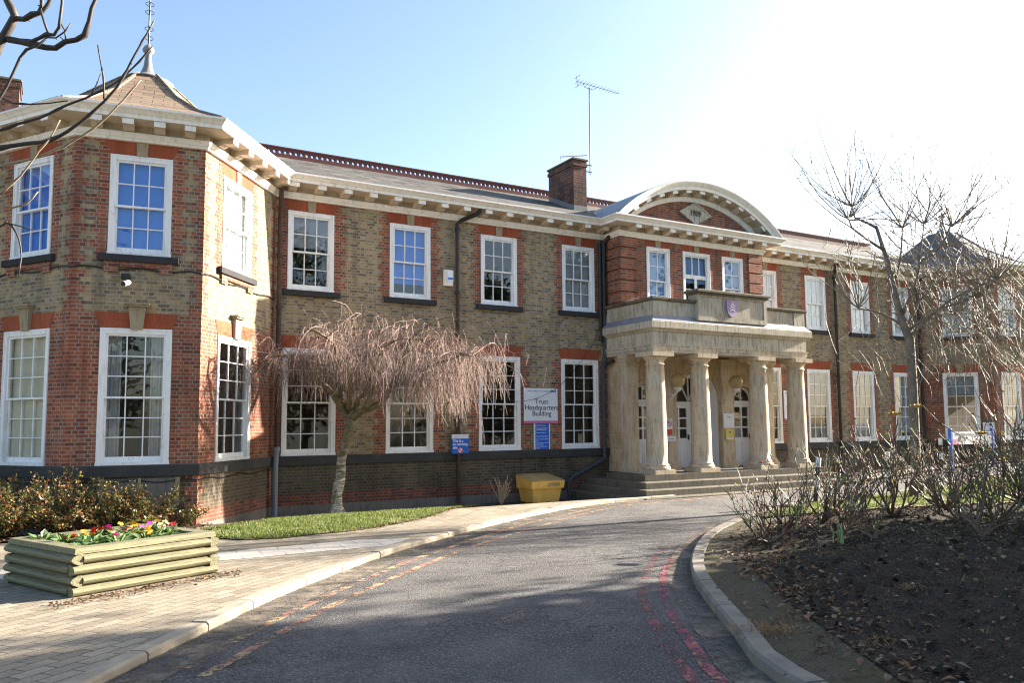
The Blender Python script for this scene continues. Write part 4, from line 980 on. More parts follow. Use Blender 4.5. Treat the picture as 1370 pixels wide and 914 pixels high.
mb = MB(); cz_ = sz+0.16; mb.prism([(sx-0.05,ya-0.026,cz_-0.03),(sx+0.05,ya-0.026,cz_-0.03),(sx+0.06,ya-0.026,cz_+0.03),(sx+0.03,ya-0.026,cz_+0.005),(sx,ya-0.026,cz_+0.035),(sx-0.03,ya-0.026,cz_+0.005),(sx-0.06,ya-0.026,cz_+0.03)], (0,-0.008,0)); mb.build("crown_emblem", m_signy, shd)
# doors
def door(xc, w_, y, ztop, double=False, arc=None):
    leaves = [(xc-w_/4,w_/2),(xc+w_/4,w_/2)] if double else [(xc,w_)]
    for lx,lw in leaves:
        mb = MB(); z0 = FZ+0.01; zm = 0.25; x0,x1 = lx-lw/2+0.004,lx+lw/2-0.004
        mb.box((x0,y,z0),(x1,y+0.05,zm))
        st = 0.09; iw = x1-x0-2*st
        mb.box((x0,y,zm),(x0+st,y+0.05,ztop)); mb.box((x1-st,y,zm),(x1,y+0.05,ztop)); mb.box((x0+st,y,ztop-0.1),(x1-st,y+0.05,ztop)); 
        mb.box((x0+st+iw/2-0.03,y+0.002,zm),(x0+st+iw/2+0.03,y+0.048,ztop-0.1))
        for k in (1,2):
            zz = zm+(ztop-0.1-zm)*k/3
            for a_,b_ in ((x0+st,x0+st+iw/2-0.03),(x0+st+iw/2+0.03,x1-st)): mb.box((a_,y+0.004,zz-0.025),(b_,y+0.046,zz+0.025))
        for a_,b_ in ((x0+st,x0+st+iw/2-0.03),(x0+st+iw/2+0.03,x1-st)):
            for q in ((a_,b_,z0+0.18,z0+0.2),(a_,b_,zm-0.14,zm-0.12),(a_,a_+0.02,z0+0.2,zm-0.14),(b_-0.02,b_,z0+0.2,zm-0.14)): mb.box((q[0],y-0.012,q[2]),(q[1],y-0.001,q[3]))
        d = part(mb, "door", m_door)
        mb = MB(); mb.face([(x0+st,y+0.025,zm),(x1-st,y+0.025,zm),(x1-st,y+0.025,ztop-0.1),(x0+st,y+0.025,ztop-0.1)]); mb.build("pane", m_glass, d)
        mb = MB(); mb.box((x1-0.07,y-0.05,0.2),(x1-0.04,y-0.001,0.36)); mb.build("handle", m_iron, d)
    # fanlight with transom and radial bars
    hw,sp = arc; mb = MB(); mb.box((xc-hw+0.003,y-0.03,ztop+0.002),(xc+hw-0.003,y+0.06,ztop+0.10)); zc = ztop+0.10; r_ = hw-0.005
    rr = sp+hw-zc-0.01; n = 14
    P = lambda f: [(xc+r_*f*math.cos(math.pi-math.pi*k/n), zc+rr*f*math.sin(math.pi-math.pi*k/n)) for k in range(n+1)]
    A_,B_ = P(1.0),P(0.86)
    for k in range(n): mb.prism([(A_[k][0],y,A_[k][1]),(A_[k+1][0],y,A_[k+1][1]),(B_[k+1][0],y,B_[k+1][1]),(B_[k][0],y,B_[k][1])], (0,0.05,0))
    for t in ((90,) if hw < 0.6 else (60,90,120)):
        c_,s_ = math.cos(R(t)),math.sin(R(t)); px_,pz_ = -s_*0.018,c_*0.018
        mb.prism([(xc+px_,y+0.004,zc+pz_),(xc-px_,y+0.004,zc-pz_),(xc+r_*0.9*c_-px_,y+0.004,zc+rr*0.9*s_-pz_),(xc+r_*0.9*c_+px_,y+0.004,zc+rr*0.9*s_+pz_)], (0,0.04,0))
    f_ = part(mb, "fanlight", m_door)
    mb = MB(); mb.face([(x_,y+0.026,z_) for x_,z_ in P(0.9)]); mb.build("pane", m_glass, f_)
    if double is False and w_ < 2*hw-0.02:
        mb = MB()
        for a_,b_ in ((xc-hw+0.003,xc-w_/2-0.002),(xc+w_/2+0.002,xc+hw-0.003)): mb.box((a_,y-0.01,FZ),(b_,y+0.06,ztop+0.001))
        part(mb, "door_frame", m_door)
door(-2.03,0.80,BY+0.16,1.34,False,(0.47,1.44)); door(0.03,1.70,BY+0.40,1.30,True,(0.86,1.44)); door(2.08,0.80,BY+0.16,1.34,False,(0.47,1.44))
mb = MB(); mb.face([(-2.8,0.9,-0.7),(2.9,0.9,-0.7),(2.9,0.9,2.9),(-2.8,0.9,2.9)]); mb.face([(-2.8,0.9,-0.69),(2.9,0.9,-0.69),(2.9,-0.3,-0.69),(-2.8,-0.3,-0.69)]); part(mb, "hall_wall", m_interior)

# ---------------- rainwater pipes
def pipe(pts, r=0.05, mat=None, collars=()):
    mb = MB(); mb.tube(pts, r, 10)
    for c in collars: mb.tube([(c[0],c[1],c[2]-0.05),(c[0],c[1],c[2]+0.05)], r*1.35, 10)
    return part(mb, "downpipe", mat or m_iron, False)
px_ = -8.0
pipe([(-7.46,-0.42,6.70),(-7.46,-0.40,6.60),(-7.55,-0.36,6.52),(-7.9,-0.14,6.36),(px_,-0.10,6.26),(px_,-0.10,4.3)],0.058,m_iron,[(px_,-0.1,6.1),(px_,-0.1,4.35)])
pipe([(px_,-0.10,4.3),(px_,-0.10,0.3),(px_-0.0,-0.13,-0.3),(px_,-0.13,-1.38)],0.055,m_rust,[(px_,-0.1,2.4),(px_,-0.1,0.5)])
pipe([(-12.86,-0.30,6.5),(-12.84,-0.2,6.2),(-12.83,-0.12,5.9),(-12.83,-0.12,0.2)],0.058,m_rust,[(-12.83,-0.12,4.9),(-12.83,-0.12,3.6)])
pipe([(-12.83,-0.12,0.2),(-12.83,-0.12,0.02),(-12.86,-0.18,-0.3),(-12.86,-0.18,-1.40)],0.062,m_greypipe,[(-12.83,-0.12,0.18)])
pipe([(-2.82,-0.55,6.55),(-2.95,-0.3,6.42),(-3.06,-0.14,6.25),(-3.06,-0.13,4.0)],0.07,m_iron,[(-3.06,-0.13,6.0),(-3.06,-0.13,4.1)])
pipe([(-3.20,-0.13,6.25),(-3.20,-0.13,3.2)],0.05,m_iron)
pipe([(-3.06,-0.13,4.0),(-3.06,-0.13,2.6),(-3.13,-0.12,2.45),(-3.13,-0.12,0.1),(-3.16,-0.16,-0.28),(-3.3,-0.17,-0.38),(-4.32,-0.2,-0.80),(-4.46,-0.2,-0.90),(-4.50,-0.2,-1.10),(-4.48,-0.22,-1.36)],0.06,m_darkpipe,[(-3.13,-0.12,1.6),(-4.5,-0.2,-0.98)])
mb = MB(); mb.tube([(-2.98,-0.45,2.62),(-3.10,-0.2,2.5)],0.06,8); part(mb, "downpipe", m_iron)
pipe([(7.42,-0.40,6.6),(7.5,-0.25,6.45),(7.62,-0.1,6.25),(7.62,-0.1,-1.2)],0.06,m_iron,[(7.62,-0.1,6.1),(7.62,-0.1,4.3),(7.62,-0.1,2.4)])
pipe([(12.7,-0.3,6.5),(12.62,-0.12,6.2),(12.62,-0.12,-1.2)],0.06,m_iron)
pipe([(3.25,-0.3,-0.42),(4.3,-0.2,-0.78)],0.06,m_iron)

# cables pinned along the pavilion
mb = MB()
P = []
for A,B in ((C0,C1),(C1,C2),(C2,C3)):
    a,b = Vector(A),Vector(B); e = (b-a).normalized(); n = Vector((e.y,-e.x))
    for k in range(13):
        q = a+(b-a)*(k/12*0.98+0.01)+n*0.02; P.append((q.x,q.y,3.80+0.03*math.sin(k*1.3)))
mb.tube(P, 0.018, 5)
tag(mb.build("cable", m_iron), "black cable pinned round the corner pavilion below its upper sills", "cable")
mb = MB(); mb.tube([(x_,y_,z_-4.12) for x_,y_,z_ in P], 0.012, 5); tag(mb.build("cable", m_iron), "thin black cable along the pavilion plinth under the black string course", "cable")

mb = MB(); mb.tube(catmull([Vector(p) for p in ((-6.4,-0.2,1.35),(-5.7,-0.16,1.42),(-4.9,-0.14,1.72),(-4.2,-0.12,2.3),(-3.5,-0.1,3.1),(-3.2,-0.1,3.7))],0.2),0.008,4); tag(mb.build("cable", m_iron), "loose dark wire slung across the large white sign to the portico", "cable")
# ------------------------------------------------------------------ fittings on the building (things of their own)
t = thing("television_aerial", "tall mast aerial strapped to the brick chimney above the slates", "aerial", (-2.33,1.5,8.97), worldparts=True)
mb = MB(); mb.tube([(-2.33,1.5,8.95),(-2.31,1.5,11.95)],0.022,6); mb.build("mast", m_greypipe, t)
mb = MB(); a,b = Vector((-2.83,1.5,12.07)),Vector((-1.07,1.45,11.98)); mb.tube([a,b],0.013,5)
for k in range(13):
    p = a+(b-a)*(k+0.3)/13.3; l_ = 0.16-0.004*k; mb.tube([p+Vector((0,-l_,0.02)),p+Vector((0,l_,-0.02))],0.006,4)
for dz in (-0.16,0.16): mb.tube([a+Vector((0.05,-0.18,dz)),a+Vector((0.05,0.18,dz))],0.007,4); 
mb.tube([a+Vector((0.05,0,-0.18)),a+Vector((0.0,0,0.18))],0.008,4); mb.tube([(-2.55,1.5,12.04),(-2.5,1.5,11.93),(-2.15,1.5,11.91),(-2.05,1.5,12.0)],0.01,5)
mb.build("boom", m_greypipe, t)
mb = MB()
for z_ in (9.05,9.28): mb.tube([(-3.0,1.5,z_),(-2.25,1.5,z_)],0.018,5)
mb.build("wall_bracket", m_iron, t)
t = thing("television_aerial", "short aerial on a stub post just over the chimney top", "aerial", (-3.4,1.6,9.15), worldparts=True)
mb = MB(); mb.tube([(-3.4,1.6,9.14),(-3.42,1.6,9.42)],0.016,5); mb.build("mast", m_greypipe, t)
mb = MB(); a,b = Vector((-3.45,1.6,9.42)),Vector((-2.42,1.55,9.62)); mb.tube([a,b],0.012,5)
for k in range(8):
    p = a+(b-a)*(k+0.5)/8.3; mb.tube([p+Vector((0,-0.1,0)),p+Vector((0,0.1,0))],0.006,4)
mb.build("boom", m_greypipe, t)
# alarm box
t = thing("alarm_box", "small white alarm box beside the black downpipe between upper windows", "alarm box", (-8.25,0,4.5), worldparts=True)
mb = MB(); mb.bbox((-8.40,-0.11,4.51),(-8.13,-0.002,4.95),0.02); mb.build("housing", m_cornice, t)
mb = MB(); mb.box((-8.31,-0.125,4.62),(-8.14,-0.112,4.92)); mb.build("cover", m_signw, t)
mb = MB(); mb.box((-8.30,-0.128,4.68),(-8.15,-0.1255,4.73)); mb.build("blue_strip", m_signb, t)
# security camera under front facet
a = Vector(facets[1][0]); e = facets[1][1]; n = Vector((e.y,-e.x)); p = a+e*0.93
t = thing("security_camera", "white security camera bracketed under the blue blinded pavilion window", "camera", (p.x,p.y,3.5), facets[1][2])
mb = MB(); mb.box((-0.08,-0.1,0.10),(0.08,0.0,0.2)); mb.tube([(0,-0.05,0.12),(0.02,-0.14,0.05)],0.02,6); mb.build("bracket", m_iron, t)
mb = MB(); mb.tube([(0.06,-0.08,0.03),(-0.02,-0.26,-0.03)],0.05,10); mb.build("body", m_signw, t)
mb = MB(); mb.tube([(-0.021,-0.262,-0.031),(-0.028,-0.278,-0.036)],0.046,10); mb.build("lens", m_black, t)
# vent box on far pavilion
mb = MB(); mb.bbox((12.98,-0.9,3.2),(13.25,-0.55,3.5),0.02)
# globe lamps in the porch
def lamp(x, label):
    t = thing("wall_lamp", label, "lamp", (x,BY,1.3), 0, "globe lamps in the porch")
    mb = MB(); mb.box((-0.06,-0.04,0.0),(0.06,-0.002,0.42)); mb.tube([(0,-0.03,0.1),(0,-0.2,0.2),(0,-0.42,0.36),(0.02,-0.45,0.42)],0.028,8); mb.tube([(0,-0.03,0.36),(0,-0.25,0.28)],0.02,6)
    mb.lathe([(0.05,0.38),(0.11,0.44),(0.12,0.5),(0.09,0.52)],(0.02,-0.45,0),14); mb.build("bracket", m_door, t)
    mb = MB(); mb.sphere((0.02,-0.45,0.71),0.22,0,20,14); mb.build("globe", m_globe, t, True)
lamp(-1.16,"amber globe lamp on white bracket left of the middle porch arch"); lamp(1.24,"amber globe lamp on white bracket right of the middle porch arch")

# ------------------------------------------------------------------ signs
def board(t, x0,x1,z0,z1,y,mat,name="panel",th=0.025):
    mb = MB(); mb.box((x0,y,z0),(x1,y+th,z1)); return mb.build(name, mat, t)
def T4(x,y,z): return Matrix.Translation((x,y,z)) @ FACE
t = thing("building_sign", "large white sign reading Trust Headquarters Building between two ground floor windows", "sign", (-5.32,-0.03,0.75))
X0,Y0,Z0 = -5.32,-0.03,0.75
board(t,-0.57,0.57,0.075,1.01,-0.03,m_signw); board(t,-0.57,0.57,0.0,0.074,-0.03,m_pink,"pink_band")
for k,s_ in enumerate(("Trust","Headquarters","Building")): txt("lettering",s_,0.205,m_text,t,T4(0.02,-0.033,0.62-0.172*k))
txt("lettering","North Middlesex University Hospital",0.052,m_textgrey,t,T4(-0.06,-0.033,0.925)); board(t,0.34,0.51,0.895,0.96,-0.034,m_signb,"emblem",0.003)
txt("lettering","NHS",0.06,m_textw,t,T4(0.425,-0.036,0.928),ext=0.001)
t = thing("directory_sign", "narrow blue directory board with white lines below the large white sign", "sign", (-5.32,-0.03,0.0))
board(t,-0.20,0.26,0.005,0.735,-0.025,m_signb)
mb = MB(); mb.box((-0.245,-0.03,0.005),(-0.202,0.0,0.74)); mb.box((0.262,-0.03,0.005),(0.295,0.0,0.74)); mb.build("white_edge", m_signw, t)
for k,s_ in enumerate(("Education Centre","Training and Library\nStaff Development","Human Resources","Finance Department","Administration Offices\nand","Reception and visitors\nplease report","Trust Headquarters\nOffices")):
    txt("lettering",s_,0.046,m_textw,t,T4(-0.17,-0.028,0.69-0.104*k),'LEFT',0.001)
t = thing("no_smoking_sign", "blue sign reading This is a no smoking site on the downpipe", "sign", (-7.97,-0.19,-0.045))
board(t,-0.25,0.25,0.0,0.40,0,m_signb); board(t,-0.25,0.25,0.401,0.515,0,m_signw,"white_header")
for k,s_ in enumerate(("This is a","no smoking","site")): txt("lettering",s_,0.094,m_textw,t,T4(-0.225,-0.003,0.335-0.088*k),'LEFT',0.001,0.002)
txt("lettering","North Middlesex University Hospital  NHS",0.026,m_textgrey,t,T4(0,-0.003,0.46),'CENTER',0.001)
def nosmoke(t, x, z, r, y):
    mb = MB(); mb.prism([(x+r*0.85*math.cos(a_),y,z+r*0.85*math.sin(a_)) for a_ in (2*math.pi*k/20 for k in range(20))],(0,-0.002,0)); mb.build("disc", m_signw, t)
    mb = MB()
    for k in range(20):
        a0,a1 = 2*math.pi*k/20,2*math.pi*(k+1)/20
        mb.prism([(x+r*math.cos(a0),y-0.003,z+r*math.sin(a0)),(x+r*math.cos(a1),y-0.003,z+r*math.sin(a1)),(x+r*0.8*math.cos(a1),y-0.003,z+r*0.8*math.sin(a1)),(x+r*0.8*math.cos(a0),y-0.003,z+r*0.8*math.sin(a0))],(0,-0.002,0))
    c = r*0.6; mb.prism([(x-c-0.1*r,y-0.003,z+c-0.1*r),(x-c+0.1*r,y-0.003,z+c+0.1*r),(x+c+0.1*r,y-0.003,z-c+0.1*r),(x+c-0.1*r,y-0.003,z-c-0.1*r)],(0,-0.0018,0)); mb.build("red_ring", m_redring, t)
    mb = MB(); mb.box((x-0.5*r,y-0.0045,z-0.09*r),(x+0.35*r,y-0.0025,z+0.09*r)); mb.build("cigarette", m_black, t)
nosmoke(t,0.0,0.085,0.075,-0.002)
t = thing("notice", "small white no smoking notice with red base left of porch doors", "notice", (-1.26,-0.87,0.30))
board(t,-0.13,0.13,0.24,0.56,-0.02,m_signw); board(t,-0.105,0.105,0.08,0.239,-0.02,m_redring,"red_panel"); nosmoke(t,0.0,0.43,0.1,-0.021)
t = thing("door_plate", "thin pink and white plate under the no smoking notice", "plate", (-1.26,-0.87,0.18))
board(t,-0.1,0.25,0.0,0.15,-0.02,m_signw); board(t,-0.2,-0.101,-0.02,0.155,-0.02,m_pink,"pink_end"); txt("lettering","Reception",0.05,m_textgrey,t,T4(0.08,-0.022,0.075))
t = thing("notice", "white paper notice on the pilaster right of the middle door", "notice", (1.25,-0.87,0.3))
board(t,-0.25,0.2,0.26,0.72,-0.02,m_signw); txt("lettering","NOTICE",0.05,m_textgrey,t,T4(-0.02,-0.022,0.6))
t = thing("notice", "yellow notice below the white paper on the porch pilaster", "notice", (1.25,-0.87,0.1))
board(t,-0.17,0.17,0.08,0.44,-0.022,m_signy); board(t,-0.15,0.15,0.1,0.15,-0.026,m_signw,"white_strip",0.003)
mb = MB(); mb.prism([(-0.03,-0.026,0.3),(0.02,-0.026,0.3),(0.05,-0.026,0.36),(0.0,-0.026,0.345)],(0,0.003,0)); mb.build("arrow", m_text, t)
t = thing("narrow_sign", "tall narrow white sign with pink foot behind the right portico columns", "sign", (4.88,-0.03,0.8))
board(t,-0.14,0.15,0.06,1.04,-0.02,m_signw); board(t,-0.14,0.15,0.0,0.059,-0.02,m_pink,"pink_band"); txt("lettering","NHS",0.07,m_textgrey,t,T4(0.0,-0.023,0.95)); txt("lettering","car",0.12,m_textgrey,t,T4(0.01,-0.023,0.47))
t = thing("post_sign", "white sign between blue posts in front of the far pavilion", "sign", (9.2,-4.0,zg(9.2,-4)))
for x in (-1.25,1.16):
    mb = MB(); mb.bbox((x,-0.05,-0.1),(x+0.11,0.05,1.25),0.01); mb.build("post", m_signb, t)
zb0 = -0.05-zg(9.2,-4); board(t,-1.135,1.155,zb0,zb0+0.42,-0.02,m_signw,"panel",0.03)
board(t,-1.13,-0.9,zb0+0.005,zb0+0.17,-0.024,m_pink,"pink_square",0.003); board(t,0.85,1.1,zb0+0.28,zb0+0.38,-0.024,m_signb,"emblem",0.003); txt("lettering","NHS",0.09,m_textw,t,T4(0.975,-0.026,zb0+0.33),ext=0.001)
txt("lettering","North Middlesex University Hospital",0.1,m_textgrey,t,T4(-0.2,-0.022,zb0+0.33))
mb = MB()
for (cx_,rr,a0,a1) in ((-0.6,0.25,20,165),):
    P_ = [(cx_+rr*math.cos(R(q)),zb0+0.05+rr*math.sin(R(q))) for q in range(a0,a1,12)]; Q_ = [(cx_+rr*0.62*math.cos(R(q))+0.02,zb0+0.03+rr*0.75*math.sin(R(q))) for q in range(a0,a1,12)]
    for k in range(len(P_)-1): mb.prism([(P_[k][0],-0.023,P_[k][1]),(P_[k+1][0],-0.023,P_[k+1][1]),(Q_[k+1][0],-0.023,Q_[k+1][1]),(Q_[k][0],-0.023,Q_[k][1])],(0,0.003,0))
mb.build("arc_graphic", m_text, t)
t = thing("wall_plaque", "small white plaque on far pavilion brickwork right of its window", "plaque", (14.2,-1.76,0.35), math.atan2(D2[1],D2[0]-D3[0]))
board(t,-0.2,0.2,0.0,0.32,-0.05,m_signw); txt("lettering","PRIVATE",0.07,m_textgrey,t,T4(0,-0.053,0.2))

# ------------------------------------------------------------------ grit bin
bx,by = -5.92,-0.93; t = thing("grit_bin", "weathered yellow grit bin with sloping lid against the brick plinth", "grit bin", (bx,by,zg(bx,by)), R(3))
mb = MB(); s0,s1 = [(-0.42,-0.28),(0.42,-0.28),(0.42,0.32),(-0.42,0.32)],[(-0.48,-0.34),(0.48,-0.34),(0.48,0.36),(-0.48,0.36)]
v = [(x,y,0.04) for x,y in s0]+[(x,y,0.42) for x,y in s1]; mb.idx(v,[(3,2,1,0),(0,1,5,4),(1,2,6,5),(2,3,7,6),(3,0,4,7),(4,5,6,7)])
for x in (-0.3,0.12): mb.box((x,-0.28,-0.01),(x+0.2,0.3,0.04))
mb.build("tub", m_yellowp, t)
mb = MB(); mb.idx([(-0.52,-0.38,0.40),(0.52,-0.38,0.40),(0.52,0.37,0.40),(-0.52,0.37,0.40),(-0.54,-0.40,0.60),(0.54,-0.40,0.60),(0.54,0.38,0.74),(-0.54,0.38,0.74)],[(3,2,1,0),(0,1,5,4),(1,2,6,5),(2,3,7,6),(3,0,4,7),(4,5,6,7)])
l_ = mb.build("lid", [m_yellowp], t)
mb = MB(); mb.idx([(-0.55,-0.41,0.604),(0.55,-0.41,0.604),(0.55,0.39,0.744),(-0.55,0.39,0.744),(-0.50,-0.36,0.635),(0.50,-0.36,0.635),(0.50,0.36,0.77),(-0.50,0.36,0.77)],[(3,2,1,0),(0,1,5,4),(1,2,6,5),(2,3,7,6),(3,0,4,7),(4,5,6,7)]); mb.build("lid_top", m_yellowlid, l_)
mb = MB(); mb.box((0.0,-0.415,0.47),(0.36,-0.385,0.55)); mb.build("moulded_panel", m_yellowlid, l_)

# ------------------------------------------------------------------ log planter and flowers
pa = R(24.4); pz = zg(-16.8,-8.3); PL,PWd = 1.58,1.46
t = thing("log_planter", "square planter of pale green stacked logs holding spring flowers", "planter", (-17.24,-9.46,pz), pa)
lh = 0.116; rw = 0.057
def logmesh(L, ext0, ext1):
    mb = MB(); prof = [(0.0,-rw),(-0.05,-rw),(-0.105,-rw*0.55),(-0.125,0),(-0.105,rw*0.55),(-0.05,rw),(0.0,rw)]; n = len(prof)
    A_ = [(-ext0,y,z) for y,z in prof]; B_ = [(L+ext1,y,z) for y,z in prof]
    mb.idx(A_+B_, [tuple(range(n)),tuple(range(2*n-1,n-1,-1))]+[(k,n+k,n+(k+1)%n,(k+1)%n) for k in range(n)]); return mb
meA = logmesh(PL,0.10,0.10).mesh("log",m_log); meB = logmesh(PL,-0.005,-0.005).mesh("log",m_log); meC = logmesh(PWd,0.10,0.10).mesh("log",m_log); meD = logmesh(PWd,-0.005,-0.005).mesh("log",m_log)
for k in range(4):
    z = 0.06+lh*k; ev = k%2 == 0
    sub("log", meA if ev else meB, t, (0,0,z)); sub("log", meA if ev else meB, t, (PL,PWd,z), R(180))
    sub("log", meD if ev else meC, t, (PL,0,z), R(90)); sub("log", meD if ev else meC, t, (0,PWd,z), R(-90))
zt = 0.06+lh*3+rw
def rim(a,b,c,d):
    mb = MB(); P_ = [a,b,c,d]; cx_ = sum(p[0] for p in P_)/4; mb.idx([(x,y,zt+0.001) for x,y in P_]+[(x+(PL/2-x)*0.015,y+(PWd/2-y)*0.015,zt+0.062) for x,y in P_],[(3,2,1,0),(4,5,6,7),(0,1,5,4),(1,2,6,5),(2,3,7,6),(3,0,4,7)]); mb.build("rim_board", m_log, t)
o_ = 0.085; i_ = -0.09
rim((-o_,-o_),(PL+o_,-o_),(PL+i_,-i_),(-i_,-i_)); rim((PL+o_,-o_+0.001),(PL+o_,PWd+o_),(PL+i_,PWd+i_),(PL+i_,-i_+0.002)); rim((PL+o_-0.002,PWd+o_),(-o_,PWd+o_),(-i_,PWd+i_),(PL+i_-0.002,PWd+i_)); rim((-o_,PWd+o_-0.002),(-o_,-o_+0.002),(-i_,-i_+0.002),(-i_,PWd+i_-0.002))
mb = MB(); mb.face([(0.0,0.0,zt-0.05),(PL,0.0,zt-0.05),(PL,PWd,zt-0.05),(0.0,PWd,zt-0.05)]); mb.build("soil", m_soil, t)
PM = Matrix.Translation((-17.24,-9.46,pz)) @ Matrix.Rotation(pa,4,'Z')
cols = {'crimson':(0.5,0.02,0.05),'yellow':(0.85,0.45,0.03),'magenta':(0.62,0.04,0.36),'red':(0.55,0.03,0.02),'pale':(0.8,0.66,0.25)}
pm_ = {k:simple(k+" petal", c, 0.6, 0.15, 30, 80) for k,c in cols.items()}
def leafquad(mb, p, d, nrm, l, w_, m=0, bend=0.0):
    d = d.normalized(); s_ = d.cross(nrm); s_ = s_.normalized() if s_.length > 1e-5 else d.orthogonal().normalized(); up_ = s_.cross(d)
    mid = p+d*l*0.5+up_*bend*l; mb.face([p, mid-s_*w_*0.5, p+d*l, mid+s_*w_*0.5], m)
def primula(x, y, col, label, sz=1.0):
    base = PM @ Vector((x*0.9,y*0.82,zt-0.05)); t = thing("primula", label, "flower", base, random.uniform(0,6), "primulas planted in the log planter")
    mb = MB(); hh = 0.10*sz
    for k in range(26):
        a_ = k*2.4+random.uniform(-.3,.3); el = random.uniform(0.1,0.9); d = Vector((math.cos(a_)*math.cos(el),math.sin(a_)*math.cos(el),math.sin(el)))
        p = Vector((math.cos(a_)*0.02,math.sin(a_)*0.02,0.02+0.02*random.random())); l_ = random.uniform(0.13,0.23)*sz
        s_ = d.cross(Vector((0,0,1))).normalized(); w_ = 0.07*sz; q = p+d*l_*0.55+Vector((0,0,0.02)); e_ = p+d*l_+Vector((0,0,-0.03))
        mb.face([p,q-s_*w_/2,e_,q+s_*w_/2])
    mb.build("leaves", m_primleaf, t)
    if col:
        for k in range(random.randint(4,6)):
            mb = MB(); c = Vector((random.gauss(0,0.05)*sz,random.gauss(0,0.05)*sz,0.12+0.09*random.random())); ax = Vector((random.gauss(0,.4),random.gauss(0,.4)-0.5,1)).normalized(); u_ = ax.orthogonal().normalized(); v_ = ax.cross(u_)
            for j in range(5):
                t0 = 2*math.pi*j/5; d = u_*math.cos(t0)+v_*math.sin(t0); sdv = ax.cross(d); r_ = 0.035*sz
                mb.face([c,c+d*r_*0.7-sdv*r_*0.5+ax*0.004,c+d*r_*1.1+ax*0.002,c+d*r_*0.7+sdv*r_*0.5+ax*0.004])
            mb.build("bloom", pm_[col], t)
for x,y,c,l in ((0.28,1.05,'crimson',"crimson primula at the left end of the flower row"),(0.50,0.95,'yellow',"bright yellow primula second from the left end"),(0.78,1.25,'red',"dark red primula at the back, left of middle"),(0.70,0.42,'magenta',"magenta primula near the front rim of the planter"),(0.98,1.28,'magenta',"magenta primula at the back near the middle"),(1.08,1.05,'crimson',"crimson primula beside the back magenta one"),(1.05,0.35,'yellow',"yellow primula low by the front rim"),(1.22,1.15,'yellow',"yellow primula behind the front rim right of middle"),(1.38,1.30,'yellow',"tallest yellow primula at the back right"),(1.42,0.95,'magenta',"magenta primula toward the right rim"),(1.50,0.6,'red',"red primula close to the right rim"),(1.62,0.95,'pale',"pale yellow primula in the right corner"),(0.32,0.45,None,"leafy primula without flowers at front left corner"),(0.5,0.62,None,"leafy primula without flowers behind the front left one"),(0.9,0.7,None,"leafy primula without flowers in the middle"),(1.28,0.55,None,"leafy primula without flowers right of middle"),(1.62,1.4,'pale',"pale yellow primula in the far right corner"),(0.2,1.5,None,"leafy primula without flowers at the back left")):
    primula(x,y,c,l,1.15)

# ------------------------------------------------------------------ vegetation helpers
def wander(p, d, L, n, jit=0.15, grav=0.0, rnd=random):
    pts = [Vector(p)]; d = Vector(d).normalized(); s_ = L/n
    for k in range(n):
        d = (d+Vector((rnd.gauss(0,jit),rnd.gauss(0,jit),rnd.gauss(0,jit)+grav))).normalized(); pts.append(pts[-1]+d*s_)
    return pts
def taper(n, a, b): return [a+(b-a)*k/(n-1) for k in range(n)]
# grass blades
def grass(name, poly, n, zf, hmin, hmax, seed):
    rg = random.Random(seed); xs_ = [p[0] for p in poly]; ys_ = [p[1] for p in poly]; mb = MB(); c = 0
    while c < n:
        x,y = rg.uniform(min(xs_),max(xs_)),rg.uniform(min(ys_),max(ys_))
        if not inpoly(x,y,poly): continue
        c += 1; z = zf(x,y)
        if noise.noise(Vector((x*1.1,y*1.1,seed*3.0)))+0.5*noise.noise(Vector((x*4,y*4,seed))) < -0.12 and rg.random() < 0.75: continue
        for k in range(3):
            a_ = rg.uniform(0,6.28); h = rg.uniform(hmin,hmax); w_ = 0.006+0.005*rg.random(); lx,ly = math.cos(a_)*h*rg.uniform(0.1,0.8),math.sin(a_)*h*rg.uniform(0.1,0.8); ox,oy = rg.uniform(-.02,.02),rg.uniform(-.02,.02)
            s_ = (-math.sin(a_)*w_,math.cos(a_)*w_)
            mb.face([(x+ox-s_[0],y+oy-s_[1],z),(x+ox+s_[0],y+oy+s_[1],z),(x+ox+lx,y+oy+ly,z+h)])
    o = mb.build(name, m_grass); o["kind"] = "stuff"; return o
grass("grass", LAWN, 15000, lambda x,y: zl(x,y)+0.02, 0.02, 0.07, 1)
grass("grass", [(-5.6,-8.55),(-4.0,-7.75),(-2.0,-7.1),(1,-6.75),(5,-6.5),(9,-6.4),(6,-10),(3.4,-10.9),(0.6,-9.3),(-2.4,-8.65)], 14000, lambda x,y: zg(x,y)+0.035, 0.03, 0.08, 2)
grass("weeds", [(-12.4,-16),(-9.8,-12.1),(-6,-9.2),(0,-9.8),(3,-13),(-2,-16),(-8,-17)], 260, lambda x,y: zbed(x,y), 0.03, 0.08, 3)
def litter(name, n, place, seed, smin=0.02, smax=0.06):
    rg = random.Random(seed); mb = MB()
    for k in range(n):
        x,y,z = place(rg); a_ = rg.uniform(0,6.28); s_ = rg.uniform(smin,smax); tl = rg.uniform(-.5,.5); tl2 = rg.uniform(-.4,.4)
        d = Vector((math.cos(a_),math.sin(a_),tl))*s_; e_ = Vector((-math.sin(a_),math.cos(a_),tl2))*s_*0.6; c = Vector((x,y,z+0.012+0.02*rg.random()))
        mb.face([c-d,c-e_*0.8+Vector((0,0,0.3*s_)),c+d,c+e_*0.8+Vector((0,0,0.3*s_))])
    o = mb.build(name, m_litter); o["kind"] = "stuff"
bedge = [Vector(p) for p in BED]
